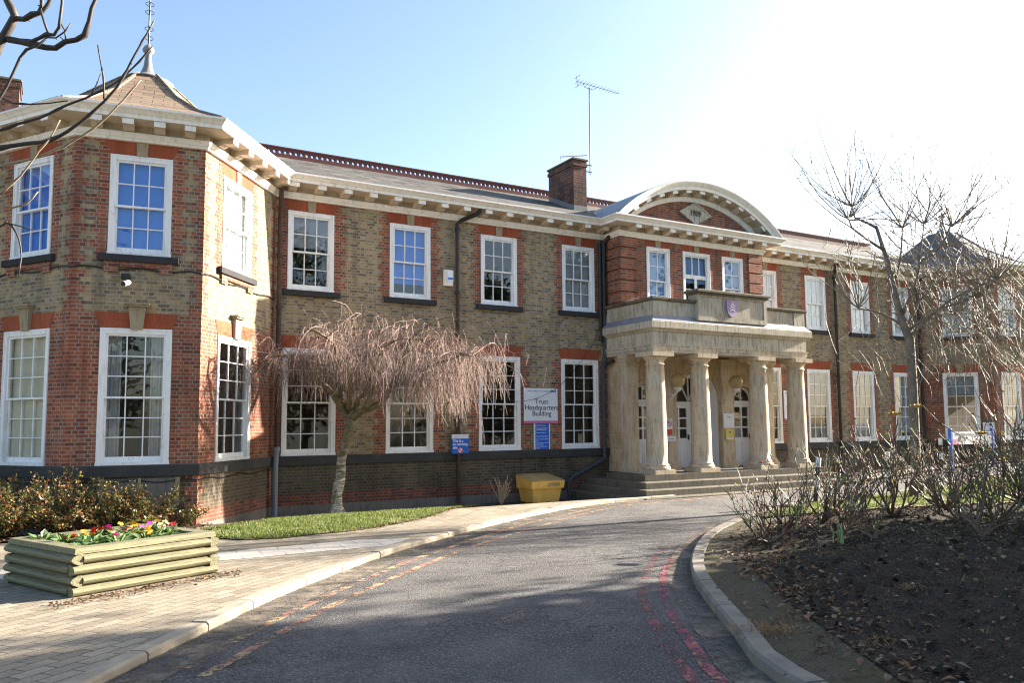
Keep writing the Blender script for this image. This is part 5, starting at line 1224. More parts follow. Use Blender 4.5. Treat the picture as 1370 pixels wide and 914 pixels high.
def pl1(rg):
    i = rg.randrange(8,len(bedge)-30) if len(bedge) > 45 else rg.randrange(len(bedge)-1); p = bedge[i]+(bedge[i+1]-bedge[i])*rg.random(); x,y = p.x+rg.gauss(0.12,0.28),p.y+rg.gauss(-0.1,0.25)
    return x,y,(zbed(x,y) if inpoly(x,y,BED) else zg(x,y)+0.01)
m_dead = leafmat("dead grass", [(0,(0.20,0.10,0.035)),(0.5,(0.30,0.17,0.06)),(1,(0.42,0.28,0.13))], 0.7, 0.2)
rg = random.Random(33); mb = MB()
for (cx_,cy_,rr_,nn_) in ((-12.15,-14.6,0.28,420),(-10.6,-13.6,0.22,220),(-9.3,-12.2,0.2,200),(-8.7,-12.5,0.16,120),(-10.0,-14.6,0.2,140),(-8.2,-11.4,0.2,220),(-7.2,-13.2,0.18,110),(-11.6,-15.4,0.16,120),(-6.4,-12.5,0.2,90)):
    for k in range(nn_):
        x,y = cx_+rg.gauss(0,rr_*0.6),cy_+rg.gauss(0,rr_*0.4); z = zbed(x,y) if inpoly(x,y,BED) else zg(x,y)+0.02; a_ = rg.uniform(0,6.28); L_ = rg.uniform(0.03,0.09); h_ = rg.uniform(0.005,0.05); d = Vector((math.cos(a_)*L_,math.sin(a_)*L_,h_)); s_ = Vector((-math.sin(a_),math.cos(a_),0))*0.004; p = Vector((x,y,z+0.005)); mb.face([p-s_,p+s_,p+d])
o = mb.build("dead_grass", m_dead); o["kind"] = "stuff"
m_weed = leafmat("seedling leaf", [(0,(0.10,0.14,0.03)),(0.6,(0.18,0.22,0.06)),(1,(0.32,0.32,0.10))], 0.6, 0.3)
rg = random.Random(34); mb = MB()
for k in range(1500):
    while True:
        x,y = rg.gauss(-6.4,1.6),rg.gauss(-13.0,0.9)
        if inpoly(x,y,BED): break
    z = zbed(x,y)+0.02
    for j in range(3):
        a_ = rg.uniform(0,6.28); leafquad(mb,Vector((x,y,z)),Vector((math.cos(a_),math.sin(a_),0.4)),Vector((0,0,1)),rg.uniform(0.012,0.03),rg.uniform(0.008,0.016))
o = mb.build("seedlings", m_weed); o["kind"] = "stuff"
litter("leaf_litter", 2600, pl1, 4)
def pl2(rg):
    while True:
        x,y = rg.uniform(-12.5,2),rg.uniform(-18,-9)
        if inpoly(x,y,BED): return x,y,zbed(x,y)
litter("leaf_litter", 5200, pl2, 5, 0.010, 0.04)
def pl5(rg):
    i = rg.randrange(len(LAWN)); p = Vector(LAWN[i]); q = Vector(LAWN[(i+1)%len(LAWN)]); p = p+(q-p)*rg.random(); return p.x+rg.gauss(0,.07),p.y+rg.gauss(-0.03,.07),zg(p.x,p.y)+0.008
litter("leaf_litter", 900, pl5, 17, 0.012, 0.04)
def pl6(rg):
    i = rg.randrange(22,len(KRi)); p = KRi[i]; d = rg.uniform(0.05,1.0); return p.x+d*0.75+rg.gauss(0,.1),p.y-d*0.45+rg.gauss(0,.1),zg(p.x,p.y)+0.015
litter("leaf_litter", 700, pl6, 18, 0.008, 0.03)
def pl3(rg): x = rg.uniform(-17.5,-15.4); return x,-9.75+(x+17.3)*0.45-abs(rg.gauss(0,0.16)),zg(x,-9)+0.0
litter("leaf_litter", 420, pl3, 6, 0.01, 0.035)
def pl4(rg): x,y = rg.uniform(-19,-14.8),rg.uniform(-4.3,-2.9); return x,y,zg(x,y)+0.03
litter("leaf_litter", 600, pl4, 7, 0.015, 0.05)
rg = random.Random(19); mb = MB()
for k in range(5200):
    x,y,z = pl2(rg); s_ = rg.uniform(0.010,0.034)*(1.9 if rg.random() < 0.12 else 1); c = Vector((x,y,z+s_*0.25))
    v = [c+Vector((rg.gauss(0,1),rg.gauss(0,1),rg.gauss(0,0.7))).normalized()*s_*rg.uniform(0.7,1.3) for q in range(4)]+[c+Vector((0,0,s_))]
    mb.idx(v,[(0,1,2),(0,2,3),(0,3,1),(1,2,4),(2,3,4),(3,1,4)])
o = mb.build("soil_clods", leafmat("soil clod", [(0,(0.012,0.009,0.007)),(0.5,(0.04,0.03,0.022)),(0.85,(0.085,0.064,0.046)),(1,(0.2,0.165,0.12))], 0.95, 0.0)); o["kind"] = "stuff"
rg = random.Random(9); mb = MB()
for k in range(420):
    x,y,z = pl2(rg); s_ = rg.uniform(0.008,0.03); c = Vector((x,y,z+s_*0.3)); mb.sphere(c,s_,0,6,4,(1,rg.uniform(.6,1),rg.uniform(.4,.8)))
o = mb.build("pebbles", simple("pale pebble",(0.36,0.33,0.28),0.8,0.4,6,40), smooth=True); o["kind"] = "stuff"

# ------------------------------------------------------------------ weeping birch
bz = zg(-11.75,-1.55); BB = Vector((-11.75,-1.55,bz))
t = thing("weeping_tree", "small weeping birch with white trunk and pinkish hanging twigs on the lawn", "tree", BB)
rg = random.Random(21); VX = Vector((0.865,-0.50,0)); VY = Vector((0.5,0.865,0))   # VX runs along the picture, VY away from it
def BV(a,b,z): return VX*a+VY*b+Vector((0,0,z))
tr = MB(); trunk = catmull([BV(0,0,-0.06),BV(-0.03,0,0.12),BV(-0.04,0.02,0.5),BV(0.04,-0.02,0.9),BV(0.05,0.04,1.3),BV(0.15,0,1.7),BV(0.22,0.03,2.0),BV(0.24,0,2.28)],0.11)
tr.tube(trunk,[(0.21 if i == 0 else 0.165 if i == 1 else 0.125-0.02*min(1,i/14))+rg.uniform(-.009,.012) for i in range(len(trunk))],14)
limbs = [[(0.22,0,2.15),(0.05,0.1,2.45),(0.0,0.15,2.8),(-0.2,0.2,3.3),(-0.1,0.3,3.9),(0.2,0.3,4.3)],
 [(0.24,0,2.2),(0.55,-0.1,2.42),(0.95,-0.2,2.55),(1.3,-0.3,2.85),(1.7,-0.3,2.9),(2.1,-0.35,3.05),(2.6,-0.5,3.3),(3.1,-0.5,3.3)],
 [(0.24,0,2.2),(0.4,0.15,2.6),(0.75,0.3,3.1),(0.8,0.3,3.7),(0.9,0.35,4.15)],
 [(0.0,0.12,2.7),(-0.5,0.0,3.2),(-1.0,-0.1,3.4),(-1.5,-0.2,3.4),(-1.9,-0.2,3.1)],
 [(0.1,0.1,2.5),(-0.6,0.5,3.0),(-1.1,0.9,3.5),(-1.5,1.0,3.5)],
 [(0.6,-0.1,2.45),(0.9,-0.7,3.0),(1.2,-1.1,3.5),(1.5,-1.3,3.6)],
 [(0.2,0.1,2.4),(0.3,-0.7,3.1),(-0.1,-1.2,3.7),(-0.4,-1.4,3.9)],
 [(0.7,0.3,3.0),(1.3,0.7,3.7),(1.9,0.9,3.85),(2.5,0.9,3.7),(3.0,0.8,3.4)],[(1.3,-0.3,2.85),(1.45,0.0,3.3),(1.7,0.2,3.9),(2.1,0.3,4.0)]]
nodes = []
for L in limbs:
    P_ = [BV(*p) for p in L]; P_ = [Vector(p) for p in catmull([p for p in P_],0.2)]
    P_ = [p+Vector((rg.gauss(0,.03),rg.gauss(0,.03),rg.gauss(0,.03)+0.27*sstep(2.5,3.3,p.z))) for p in P_]
    tr.tube(P_,taper(len(P_),0.085,0.022),8)
    nodes += P_[len(P_)//3:]
tr.build("trunk", m_birch, t, True)
cr = MB(); start = list(nodes)
for k in range(150):      # secondary arching branches
    p = rg.choice(nodes); a_ = rg.uniform(0,6.28); d = (VX*math.cos(a_)*1.25+VY*math.sin(a_)*0.9+Vector((0,0,rg.uniform(0.1,0.9))))
    P_ = wander(p,d,rg.uniform(0.5,1.5),7,0.16,-0.12,rg); cr.tube(P_,taper(8,0.014,0.006),4); start += P_[2:]
def lim(v):   # crown envelope along the picture
    a = (v-Vector((0,0,0))).dot(VX); return 2.5 if a < -1.2 else 3.0 if a < 1.3 else 2.15
for k in range(2050):
    p = rg.choice(start); a_ = rg.uniform(0,6.28); d = VX*math.cos(a_)*rg.uniform(0.2,1)+VY*math.sin(a_)*rg.uniform(0.2,1)+Vector((0,0,rg.uniform(-0.3,0.35)))
    zt_ = p.z-rg.uniform(0.2,1.7); zt_ = max(zt_, lim(p)+rg.uniform(-0.25,0.7)); L = max(0.3,(p.z-zt_)*1.12)
    P_ = wander(p,d,L,7,0.13,-0.34,rg); w_ = rg.uniform(0.0032,0.0052); cr.tube(P_,taper(8,w_,0.0024),3,0,False)
    for j in range(2):
        q = rg.choice(P_[2:6]); cr.tube(wander(q,Vector((rg.gauss(0,.5),rg.gauss(0,.5),-1)),rg.uniform(0.2,0.6),4,0.1,-0.2,rg),taper(5,0.0036,0.0022),3,0,False)
for k in range(46):       # long left and right sprays
    s_ = -1 if k < 20 else 1; p = BV(s_*rg.uniform(1.7,2.4),rg.uniform(-0.9,0.9),rg.uniform(3.0,3.8)); 
    P_ = wander(p,VX*s_*1.2+Vector((0,0,0.1)),rg.uniform(0.7,1.5),8,0.12,-0.12,rg); cr.tube(P_,taper(9,0.008,0.003),3,0,False)
    for j in range(9):
        q = rg.choice(P_[1:]); cr.tube(wander(q,Vector((rg.gauss(0,.4),rg.gauss(0,.4),-1)),rg.uniform(0.25,0.8),5,0.1,-0.2,rg),taper(6,0.0036,0.0022),3,0,False)
cr.build("crown", m_twigpink, t)

# ------------------------------------------------------------------ right hand pollarded tree
TB = Vector((0.9,-7.45,zg(0.9,-7.45))); 
t = thing("bare_tree", "bare tree with long curving shoots behind the rose bed", "tree", TB)
rg = random.Random(5); tr = MB()
TX = Vector((0.865,-0.5,0)); TY = Vector((0.5,0.865,0))
def TV(a,b,z): return TX*a+TY*b+Vector((0,0,z))
tr.tube([TV(0,0,-0.05),TV(0.0,0,0.80),TV(0.02,0,2.75),TV(0.0,0,3.90),TV(-0.18,0,4.40),TV(-0.33,0.02,5.20),TV(-0.47,0.05,6.00),TV(-0.69,0.05,6.80)],[0.19,0.118,0.105,0.11,0.095,0.075,0.055,0.038],10)
mains = [[(-0.55,0.05,6.20),(-0.95,0.0,6.45),(-1.33,-0.05,6.70),(-1.42,-0.05,6.95)],[(-0.69,0.05,6.75),(-0.9,0.1,6.92),(-1.18,0.1,7.00),(-1.25,0.1,7.30)],[(-0.33,0,5.30),(-0.05,0.2,5.90),(0.05,0.25,6.50),(0.1,0.3,6.80)],[(-0.18,0,4.50),(0.2,-0.1,5.40),(0.35,-0.1,6.20),(0.45,-0.1,6.80)],
 [(-0.1,0,4.20),(0.5,0.2,5.00),(1.0,0.4,5.60),(1.3,0.4,6.30)],[(0.0,0,4.00),(0.7,-0.2,4.60),(1.4,-0.3,4.90),(1.6,-0.3,4.90)],[(-0.1,0,4.20),(-0.6,0.1,4.55),(-1.2,0.1,4.70)],[(0.0,0,4.10),(0.6,-0.7,4.70),(1.3,-1.0,5.10),(1.6,-1.1,5.20)],[(0.05,0,4.00),(0.8,0.6,4.50),(1.7,0.9,4.70),(1.6,0.9,4.60)],[(0.3,-0.1,5.80),(0.8,-0.2,6.20),(1.1,-0.2,6.70)]]
nd = []
for L in mains:
    P_ = catmull([TV(*p) for p in L],0.25); P_ = [p+Vector((rg.gauss(0,.025),)*3) for p in P_]; tr.tube(P_,taper(len(P_),0.036,0.015),8); nd += [(p,1) for p in P_[len(P_)//2:]]
tr.build("trunk", m_bark, t, True)
cr = MB()
def shoot(p, d, L, g, w0, n=9):
    P_ = wander(p,d,L,n,0.09,g,rg); cr.tube(P_,taper(n+1,w0,0.004),4,0,False)
    for j in range(rg.randint(1,3)):
        q = rg.choice(P_[3:]); cr.tube(wander(q,d+Vector((rg.gauss(0,.7),rg.gauss(0,.7),rg.gauss(0,.7))),L*rg.uniform(0.15,0.4),5,0.12,g,rg),taper(6,w0*0.55,0.003),3,0,False)
ends = [TV(*L[-1]) for L in mains]
for e_ in ends:
    for k in range(15):
        a_ = rg.uniform(0,6.28); shoot(e_,TX*math.cos(a_)*1.1+TY*math.sin(a_)*0.7+Vector((0,0,rg.uniform(0.25,1.5))),rg.uniform(1.3,2.6),0.085,rg.uniform(0.009,0.017))
for k in range(46):
    p,_ = rg.choice(nd); a_ = rg.uniform(-0.9,0.9) if k%3 else rg.uniform(2,4.2); shoot(p,TX*math.cos(a_)*1.2+TY*math.sin(a_)*0.6+Vector((0,0,rg.uniform(0.0,0.7))),rg.uniform(1.0,2.6),0.06,rg.uniform(0.010,0.017))
for k in range(800):   # drooping twigs
    p,_ = rg.choice(nd); p = p+TX*rg.uniform(-0.6,1.9)+TY*rg.gauss(0,0.5)+Vector((0,0,rg.uniform(-1.4,0.1)))
    if p.z < 3.0: p.z = 3.0+rg.random()*1.0
    P_ = wander(p,TX*rg.uniform(-0.35,1)+TY*rg.gauss(0,0.4)+Vector((0,0,rg.uniform(-0.8,0.3))),rg.uniform(0.5,1.7),6,0.16,-0.17,rg); cr.tube(P_,taper(7,rg.uniform(0.006,0.011),0.004),4,0,False)
cr.build("crown", m_shoot, t)

# ------------------------------------------------------------------ overhanging branches at the left
FT = Vector((-19.4,-13.7,zg(-19.4,-13.7)))
t = thing("overhanging_tree", "dark bare branches reaching in at the upper left corner", "tree", FT, worldparts=True)
mb = MB(); mb.tube([FT+Vector((0,0,-0.1)),FT+Vector((0.02,0,0.4)),FT+Vector((-0.05,0.0,2.0)),FT+Vector((0.05,0.05,3.2)),FT+Vector((-0.1,0.1,4.6)),FT+Vector((-0.3,0.2,6.0))],[0.27,0.19,0.16,0.14,0.1,0.05],10)
mb.tube([FT+Vector((0.0,0,2.6)),(-18.7,-13.95,1.9+0.2),(-18.3,-14.15,2.25),(-18.04,-14.28,2.52)],[0.085,0.07,0.058,0.05],8); mb.tube([FT+Vector((0.0,0,2.7)),(-18.6,-13.6,2.35),(-18.02,-13.59,2.5)],[0.06,0.04,0.026],8)
mb.tube([FT+Vector((0.0,0,2.9)),(-18.6,-13.5,2.6),(-18.01,-13.51,2.72)],[0.05,0.035,0.02],8); mb.tube([FT+Vector((0.0,0,2.4)),(-18.6,-13.7,2.3),(-17.91,-13.76,2.37)],[0.05,0.03,0.017],8); mb.tube([FT+Vector((0,0,2.2)),(-18.5,-13.8,2.0),(-17.9,-13.86,2.17)],[0.04,0.025,0.013],8)
mb.tube([FT+Vector((0,0,3.0)),(-18.5,-13.5,2.95),(-17.95,-13.45,2.94)],[0.03,0.02,0.012],8)
mb.build("trunk", m_branch, t, True)
BR = {'a':([(-18.04,-14.28,2.52),(-17.91,-14.4,2.91),(-17.88,-14.42,2.97),(-17.84,-14.45,3.07),(-17.86,-14.45,3.12),(-17.88,-14.44,3.16),(-17.89,-14.43,3.25),(-17.95,-14.4,3.5)],0.046,0.02,0),
'b':([(-17.87,-14.42,2.94),(-17.81,-14.45,2.93),(-17.76,-14.48,2.92),(-17.68,-14.53,2.89),(-17.63,-14.55,2.89),(-17.58,-14.59,2.92),(-17.53,-14.62,2.93),(-17.49,-14.64,2.96),(-17.47,-14.66,3.04),(-17.46,-14.68,3.11),(-17.44,-14.69,3.16),(-17.43,-14.71,3.3)],0.026,0.013,0),
'c':([(-17.84,-14.45,3.06),(-17.79,-14.48,3.05),(-17.75,-14.51,3.08),(-17.71,-14.53,3.09),(-17.68,-14.55,3.13),(-17.64,-14.57,3.25)],0.022,0.012,0),
'd':([(-17.72,-14.52,3.09),(-17.71,-14.53,3.13),(-17.71,-14.54,3.25)],0.014,0.01,0),
'e':([(-17.76,-14.54,2.9),(-17.71,-14.57,2.92),(-17.68,-14.59,2.94),(-17.64,-14.61,2.94),(-17.62,-14.63,2.98),(-17.61,-14.64,3.07),(-17.61,-14.65,3.25)],0.015,0.009,0),
'f':([(-17.67,-14.6,2.95),(-17.69,-14.59,3.01),(-17.71,-14.59,3.08)],0.010,0.007,0),
'g':([(-17.67,-14.65,2.9),(-17.72,-14.62,2.85),(-17.77,-14.59,2.83),(-17.8,-14.56,2.79),(-17.83,-14.54,2.7),(-17.86,-14.52,2.63),(-17.89,-14.49,2.56),(-17.95,-14.45,2.45)],0.008,0.013,0),
'h':([(-17.67,-14.65,2.9),(-17.63,-14.67,2.9),(-17.59,-14.7,2.93),(-17.56,-14.72,2.98)],0.007,0.004,0),
'i':([(-17.58,-14.59,2.94),(-17.59,-14.59,2.99),(-17.61,-14.58,3.03)],0.007,0.004,0),
'j':([(-18.02,-13.59,2.5),(-17.92,-13.65,2.53),(-17.8,-13.73,2.55),(-17.64,-13.82,2.58),(-17.51,-13.91,2.66),(-17.4,-13.98,2.77),(-17.32,-14.04,2.86),(-17.25,-14.09,2.98),(-17.19,-14.14,3.12),(-17.13,-14.18,3.26),(-17.09,-14.22,3.34)],0.021,0.007,0),
'k':([(-18.01,-13.51,2.72),(-17.93,-13.55,2.68),(-17.83,-13.61,2.72),(-17.71,-13.68,2.76),(-17.56,-13.78,2.84),(-17.41,-13.87,2.91),(-17.28,-13.96,2.99),(-17.19,-14.02,3.08),(-17.08,-14.09,3.23)],0.014,0.007,0),
'l':([(-17.91,-13.76,2.37),(-17.86,-13.79,2.39),(-17.7,-13.89,2.44),(-17.52,-14.0,2.53),(-17.38,-14.1,2.64),(-17.25,-14.19,2.79),(-17.16,-14.25,2.92)],0.012,0.006,1),
'm':([(-17.9,-13.86,2.17),(-17.79,-13.94,2.29),(-17.7,-14.01,2.43),(-17.64,-14.05,2.52),(-17.59,-14.09,2.63)],0.009,0.005,1),
'n':([(-17.35,-14.01,2.84),(-17.36,-14.02,2.98),(-17.4,-14.02,3.19)],0.008,0.006,0),'o':([(-17.42,-13.87,2.91),(-17.39,-13.89,2.99),(-17.37,-13.91,3.05)],0.006,0.004,0),
'p':([(-17.95,-13.45,2.94),(-17.87,-13.49,2.9),(-17.72,-13.58,2.89),(-17.55,-13.68,2.91)],0.010,0.005,0),
'q':([(-17.9,-13.8,2.12),(-17.83,-13.84,2.1),(-17.76,-13.88,2.12),(-17.70,-13.92,2.2)],0.009,0.005,1),
'r':([(-17.93,-13.8,1.95),(-17.86,-13.84,2.0),(-17.8,-13.88,1.93),(-17.77,-13.9,1.78),(-17.78,-13.9,1.66)],0.009,0.005,0),'s':([(-17.86,-13.84,2.0),(-17.77,-13.9,1.97),(-17.7,-13.95,1.94)],0.006,0.004,0)}
mb = MB(); rg = random.Random(3)
for k,(P_,ra,rb,mi) in BR.items():
    Q_ = [Vector(p) for p in catmull([Vector(p) for p in P_],0.05)]; Q_ = [q+Vector((rg.gauss(0,.0015),rg.gauss(0,.0015),rg.gauss(0,.0015))) for q in Q_]
    rr = [ 0.74*(ra+(rb-ra)*i/(len(Q_)-1))*(1.0+(0.35 if i%5 == 2 else 0)*(1 if ra < 0.03 else 0.2)) for i in range(len(Q_))]; mb.tube(Q_,rr,7,mi)
    for j in range(max(1,len(Q_)//6)):
        i = rg.randrange(1,len(Q_)); d = Vector((rg.gauss(0,1),rg.gauss(0,1),rg.gauss(0,1))).normalized(); mb.tube([Q_[i],Q_[i]+d*rr[i]*2.2],[0.005,0.003],4,mi)
mb.build("branches", [m_branch,m_sunlitbark], t, True)

# ------------------------------------------------------------------ shrubs in front of the pavilion
def shrub(x, y, hgt, spread, n, label, seed):
    rg = random.Random(seed); z = zg(x,y)+0.02; t = thing("berberis_shrub", label, "shrub", (x,y,z), 0, "shrubs under the corner pavilion")
    st = MB(); lf = MB()
    for k in range(n):
        a_ = rg.uniform(0,6.28); el = rg.uniform(0.5,1.45); d = Vector((math.cos(a_)*math.cos(el),math.sin(a_)*math.cos(el),math.sin(el)))
        L = hgt*rg.uniform(0.6,1.15)*(0.8+0.3*math.cos(el)*spread); P_ = wander((math.cos(a_)*0.06,math.sin(a_)*0.06,0),d,L,9,0.13,-0.02,rg); st.tube(P_,taper(10,0.009,0.003),4,0,False)
        for i in range(2,10):
            for j in range(9):
                p = P_[i]+Vector((rg.gauss(0,.025),rg.gauss(0,.025),rg.gauss(0,.025))); dd = Vector((rg.gauss(0,1),rg.gauss(0,1),rg.gauss(0.3,1))).normalized(); leafquad(lf,p,dd,Vector((rg.gauss(0,1),rg.gauss(0,1),rg.gauss(0,1))).normalized(),rg.uniform(0.035,0.075),rg.uniform(0.022,0.042))
    st.build("stems", m_rosestem, t); lf.build("foliage", m_berb, t)
for k,(x,y,h,s_,n,l) in enumerate(((-18.9,-2.4,1.35,1.0,70,"tall red tinted berberis at the left edge behind the planter"),(-18.2,-3.3,1.05,1.0,60,"bushy berberis just left of the planter's back corner"),(-17.4,-3.2,1.15,1.0,60,"dense green and red berberis below the left facet window"),(-16.6,-3.25,1.0,1.1,50,"berberis with arching stems left of the blocked basement window"),(-15.9,-3.3,0.9,1.3,34,"thin berberis sprays in front of the blocked basement window"),(-15.3,-3.3,0.5,1.2,10,"sparse low berberis near the pavilion corner"),(-19.6,-1.5,1.4,1.0,60,"berberis farthest left against the pavilion wall"))): shrub(x,y,h,s_,n,l,40+k)
def twiggy(x,y,h,label):
    rg = random.Random(77); t = thing("bare_shrub", label, "shrub", (x,y,zg(x,y)+0.01)); mb = MB()
    for k in range(16):
        a_ = rg.uniform(0,6.28); d = Vector((math.cos(a_)*0.35,math.sin(a_)*0.35,1)); P_ = wander((0,0,0),d,h*rg.uniform(0.6,1.05),7,0.1,0.0,rg); mb.tube(P_,taper(8,0.018,0.01),5)
        for j in range(3): mb.tube(wander(rg.choice(P_[3:]),d+Vector((rg.gauss(0,.5),rg.gauss(0,.5),0)),h*0.2,3,0.1,0.05,rg),taper(4,0.008,0.004),4)
    mb.build("stems", m_sunlitbark, t)
    mb = MB()
    for k in range(20): mb_p = Vector((rg.gauss(0,.12),rg.gauss(0,.12),rg.uniform(0.3,h))); leafquad(mb,mb_p,Vector((rg.gauss(0,1),rg.gauss(0,1),.5)),Vector((0,0,1)),0.04,0.025)
    mb.build("leaves", m_roseleaf, t)
twiggy(-7.3,-1.25,0.75,"small bare pruned shrub by the plinth left of the grit bin")

# ------------------------------------------------------------------ rose bushes on the island
hipme = []
for mt_ in (m_hip,m_darkhip):
    hb = MB(); hb.sphere((0,0,0),1.0,0,8,6); hb.lathe([(0.25,0.9),(0.35,1.25),(0.1,1.2)],(0,0,0),6); hipme.append(hb.mesh("hip", mt_, True))
def rose(x, y, h, spread, n, label, seed, hips=14, leaves=25, flowers=(), lean=(0,0)):
    rg = random.Random(seed); z = zbed(x,y) if inpoly(x,y,BED) else zg(x,y)+0.02
    t = thing("rose_bush", label, "rose bush", (x,y,z), 0, "rose bushes in the island bed")
    st = MB(); hp = MB(); lf = MB(); tips = []; allp = []
    for k in range(max(3,n//4)):
        a_ = rg.uniform(0,6.28); d = Vector((math.cos(a_)*0.7*spread+lean[0],math.sin(a_)*0.7*spread+lean[1],1)); P_ = wander((0,0,-0.03),d,h*rg.uniform(0.35,0.55),6,0.2,0.0,rg)
        st.tube(P_,taper(7,rg.uniform(0.018,0.03),0.014),6)
        for j in range(4):
            q = rg.choice(P_[2:]); dd = d+Vector((rg.gauss(0,.55)*spread,rg.gauss(0,.55)*spread,rg.uniform(0.1,0.8))); Q_ = wander(q,dd,h*rg.uniform(0.4,0.75),8,0.13,0.03,rg); st.tube(Q_,taper(9,rg.uniform(0.008,0.014),0.004),5,rg.choice((0,0,0,1))); allp += Q_[2:]
            for i in range(4):
                q2 = rg.choice(Q_[3:]); R_ = wander(q2,dd+Vector((rg.gauss(0,.8),rg.gauss(0,.8),rg.gauss(0.2,.5))),h*rg.uniform(0.1,0.3),5,0.16,0.03,rg); st.tube(R_,taper(6,0.006,0.0028),4,rg.choice((0,0,1)),False); tips.append(R_[-1]); allp += R_[2:]
            tips.append(Q_[-1])
    st.build("stems", [m_rosestem,m_greenstem], t)
    for k in range(hips):
        p = rg.choice(tips); o = link("hip", hipme[0 if rg.random() < 0.6 else 1], t, p+Vector((rg.gauss(0,.02),rg.gauss(0,.02),0.008)), rg.uniform(0,6), world=False); r_ = rg.uniform(0.010,0.017); o.scale = (r_,r_,r_*1.15)
    for k in range(leaves):
        p = rg.choice(allp); leafquad(lf,p,Vector((rg.gauss(0,1),rg.gauss(0,1),rg.gauss(0,.6))),Vector((rg.gauss(0,1),rg.gauss(0,1),rg.gauss(0,1))).normalized(),rg.uniform(0.035,0.07),rg.uniform(0.025,0.045),0,0.1)
    if leaves: lf.build("leaves", m_roseleaf, t)
    for q in flowers:
        f_ = MB(); c = Vector(q)
        for ring,(rr,cnt,tilt) in enumerate(((0.035,4,1.2),(0.075,6,0.8),(0.12,9,0.35))):
            for j in range(cnt):
                a_ = 2*math.pi*j/cnt+ring*0.4; d = Vector((math.cos(a_)*math.cos(tilt),math.sin(a_)*math.cos(tilt),math.sin(tilt))); s_ = Vector((-math.sin(a_),math.cos(a_),0)); f_.face([c,c+d*rr*0.7-s_*rr*0.55,c+d*rr*1.15+Vector((0,0,0.01)),c+d*rr*0.7+s_*rr*0.55])
        f_.build("flower", m_petalY, t); sm_ = MB(); sm_.tube([(c.x*0.3,c.y*0.3,c.z*0.3),(c.x*0.8,c.y*0.8,c.z*0.7),c],0.006,5); sm_.build("flower_stem", m_greenstem, t)
RBX = 1.08
RB = [(-8.1,-10.95,1.0,1.1,30,"low spreading rose bush at the left end of the bed by the drive",26,10,(),(-0.25,0)),
(-5.6,-9.9,1.45,0.9,40,"tall pale stemmed rose bush beside the leaning bollard",14,40,(),(0,0)),
(-6.4,-11.0,1.25,1.0,40,"rose bush with thick dark trunk in the middle of the bed",26,30,(),(0.15,0)),
(-5.0,-10.9,1.45,0.9,40,"rose bush with yellow leaves held up on long canes",20,60,((0.35,-0.3,1.85),(-0.1,-0.2,1.72)),(0,0)),
(-3.6,-11.0,1.35,1.0,34,"rose bush with orange hips behind the cream bloom",40,40,((0.12,-0.6,1.35),),(0,0)),
(-4.4,-12.3,1.15,1.0,30,"rose bush dense with red hips in front of the blue posted sign",50,60,(),(0.1,0)),
(-3.7,-12.6,1.9,0.8,44,"tallest rose bush at the right edge with green leaves",46,120,(),(0.1,0)),
(-6.2,-13.1,1.2,1.1,34,"leafless rose bush nearest the camera at the right edge",16,12,(),(0.2,0)),
(-7.6,-12.4,0.6,0.9,10,"stunted pruned rose stump in the open soil",2,4,(),(0,0)),
(-2.6,-10.3,1.3,1.0,36,"rose bush at the back of the bed before the lawn",22,30,(),(0,0)),
(-7.0,-10.2,1.1,1.0,30,"short twiggy rose bush at the bed edge behind the spreading one",18,20,(),(0,0)),
(-5.4,-13.4,1.0,1.2,22,"low rose bush with fallen cane at lower right",6,10,(),(0.5,-0.1)),
(-0.8,-10.8,1.5,1.0,40,"distant rose bush at far right of the bed",30,60,(),(0,0)),
(-4.9,-12.0,1.1,1.2,26,"tangled rose bush standing between the thick trunked one and the red hipped one",24,30,(),(0,0)),
(-5.0,-13.9,1.3,1.1,40,"dark rose bush cut by the right edge below the tallest one",22,30,(),(0,0)),
(-7.2,-11.5,0.9,1.2,26,"short forked rose bush in front of the thick trunked one",12,12,(),(0.1,0))]
for k,(x,y,h,s_,n,l,hp_,lv_,fl_,ln_) in enumerate(RB): rose(x,y,h*RBX,s_,int(n*0.8),l,100+k,hp_,lv_,fl_,ln_)
# daffodil shoots
t = thing("daffodil_clump", "clump of green daffodil shoots in the dark soil", "plant", (-8.0,-12.15,zbed(-8.0,-12.15))); mb = MB(); rg = random.Random(8)
for k in range(16):
    a_ = rg.uniform(0,6.28); p = Vector((rg.gauss(0,.03),rg.gauss(0,.03),0)); d = Vector((math.cos(a_)*0.15,math.sin(a_)*0.15,1)); s_ = Vector((-math.sin(a_),math.cos(a_),0))*0.009; q = p+d*rg.uniform(0.18,0.3); mb.face([p-s_,p+s_,q+s_*0.7,q-s_*0.7]); 
mb.build("leaves", m_primleaf, t)

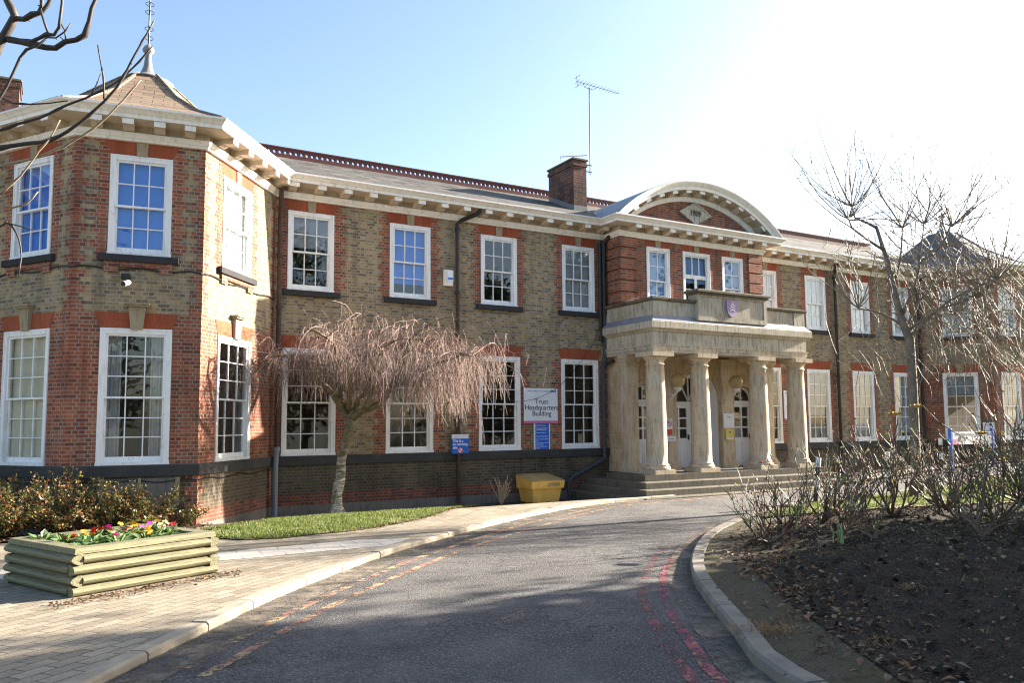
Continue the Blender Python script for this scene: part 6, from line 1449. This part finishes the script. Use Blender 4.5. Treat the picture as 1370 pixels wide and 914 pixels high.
# ------------------------------------------------------------------ bollards
def bollard(x, y, lean, label):
    t = thing("bollard", label, "bollard", (x,y,zg(x,y)), 0, "black and white bollards along the drive"); t.rotation_euler = (lean[1],lean[0],0)
    mb = MB(); mb.tube([(0,0,-0.05),(0,0,0.95)],0.055,10); mb.build("post", m_black, t)
    for z0,z1,nm in ((0.36,0.56,"white_band"),(0.82,1.04,"white_top")):
        mb = MB(); mb.tube([(0,0,z0),(0,0,z1)],0.061,10); mb.build(nm, m_white, t)
bollard(-2.06,-6.85,(0.16,0.0),"leaning black bollard with white bands at the island edge"); bollard(2.0,-5.9,(0,0),"upright black bollard with white top seen past the bare tree")
bollard(7.6,-3.9,(0,0),"black bollard with white top left of the blue posted sign"); bollard(12.3,-4.4,(0,0),"black bollard with white top at the far right of the drive")

# ------------------------------------------------------------------ evergreens out of view: right ones shade the drive, rear ones are added
def evergreen(x, y, h, r, label, seed, n=10000):
    rg = random.Random(seed); t = thing("evergreen_tree", label, "tree", (x,y,zg(x,y)), 0, "evergreens east of the drive")
    mb = MB(); mb.tube([(0,0,-0.1),(0.05,0,h*0.5),(0,0.1,h*0.95)],[0.28,0.2,0.04],8); mb.build("trunk", m_bark, t, True)
    cl = []
    for k in range(70):
        zz = rg.uniform(0.16,1.0)*h; rr = r*(1-0.65*max(0,(zz/h-0.35)/0.65))*math.sqrt(rg.random()); a_ = rg.uniform(0,6.28); cl.append((Vector((rr*math.cos(a_),rr*math.sin(a_),zz)),rg.uniform(0.35,0.75)))
    mb = MB()
    for k in range(n):
        c,s_ = rg.choice(cl); p = c+Vector((rg.gauss(0,s_),rg.gauss(0,s_),rg.gauss(0,s_*0.7))); leafquad(mb,p,Vector((rg.gauss(0,1),rg.gauss(0,1),rg.gauss(0,1))),Vector((rg.gauss(0,1),rg.gauss(0,1),rg.gauss(0,1))).normalized(),rg.uniform(0.2,0.4),rg.uniform(0.1,0.2))
    mb.build("crown", m_ever, t)
evergreen(5.5,-14.6,9.5,2.6,"broad evergreen just out of view right of the rose bed",60)
evergreen(8.5,-18.4,11,3.2,"taller evergreen out of view further right",61)
evergreen(2.5,-17.8,9,2.6,"dense evergreen just out of view right, nearest the rose bed",64)
evergreen(4.0,-21.5,10,3.0,"evergreen out of view right behind the camera",62)
evergreen(-6.5,-24.5,12,3.4,"added evergreen, unseen behind the camera to the right, cutting sky light",65)  # rear trees added to hold sky light off the foreground
evergreen(-13.5,-28.5,13,3.8,"added evergreen, unseen directly behind the camera, cutting sky light",66)
evergreen(-23.5,-24.5,11,3.0,"added evergreen, unseen behind the camera to the left, cutting sky light",67)
evergreen(14.0,-15.8,11.5,2.8,"evergreen out of view beyond the broad one",63)

for o in list(COL.objects):
    if "_base" in o: del o["_base"]
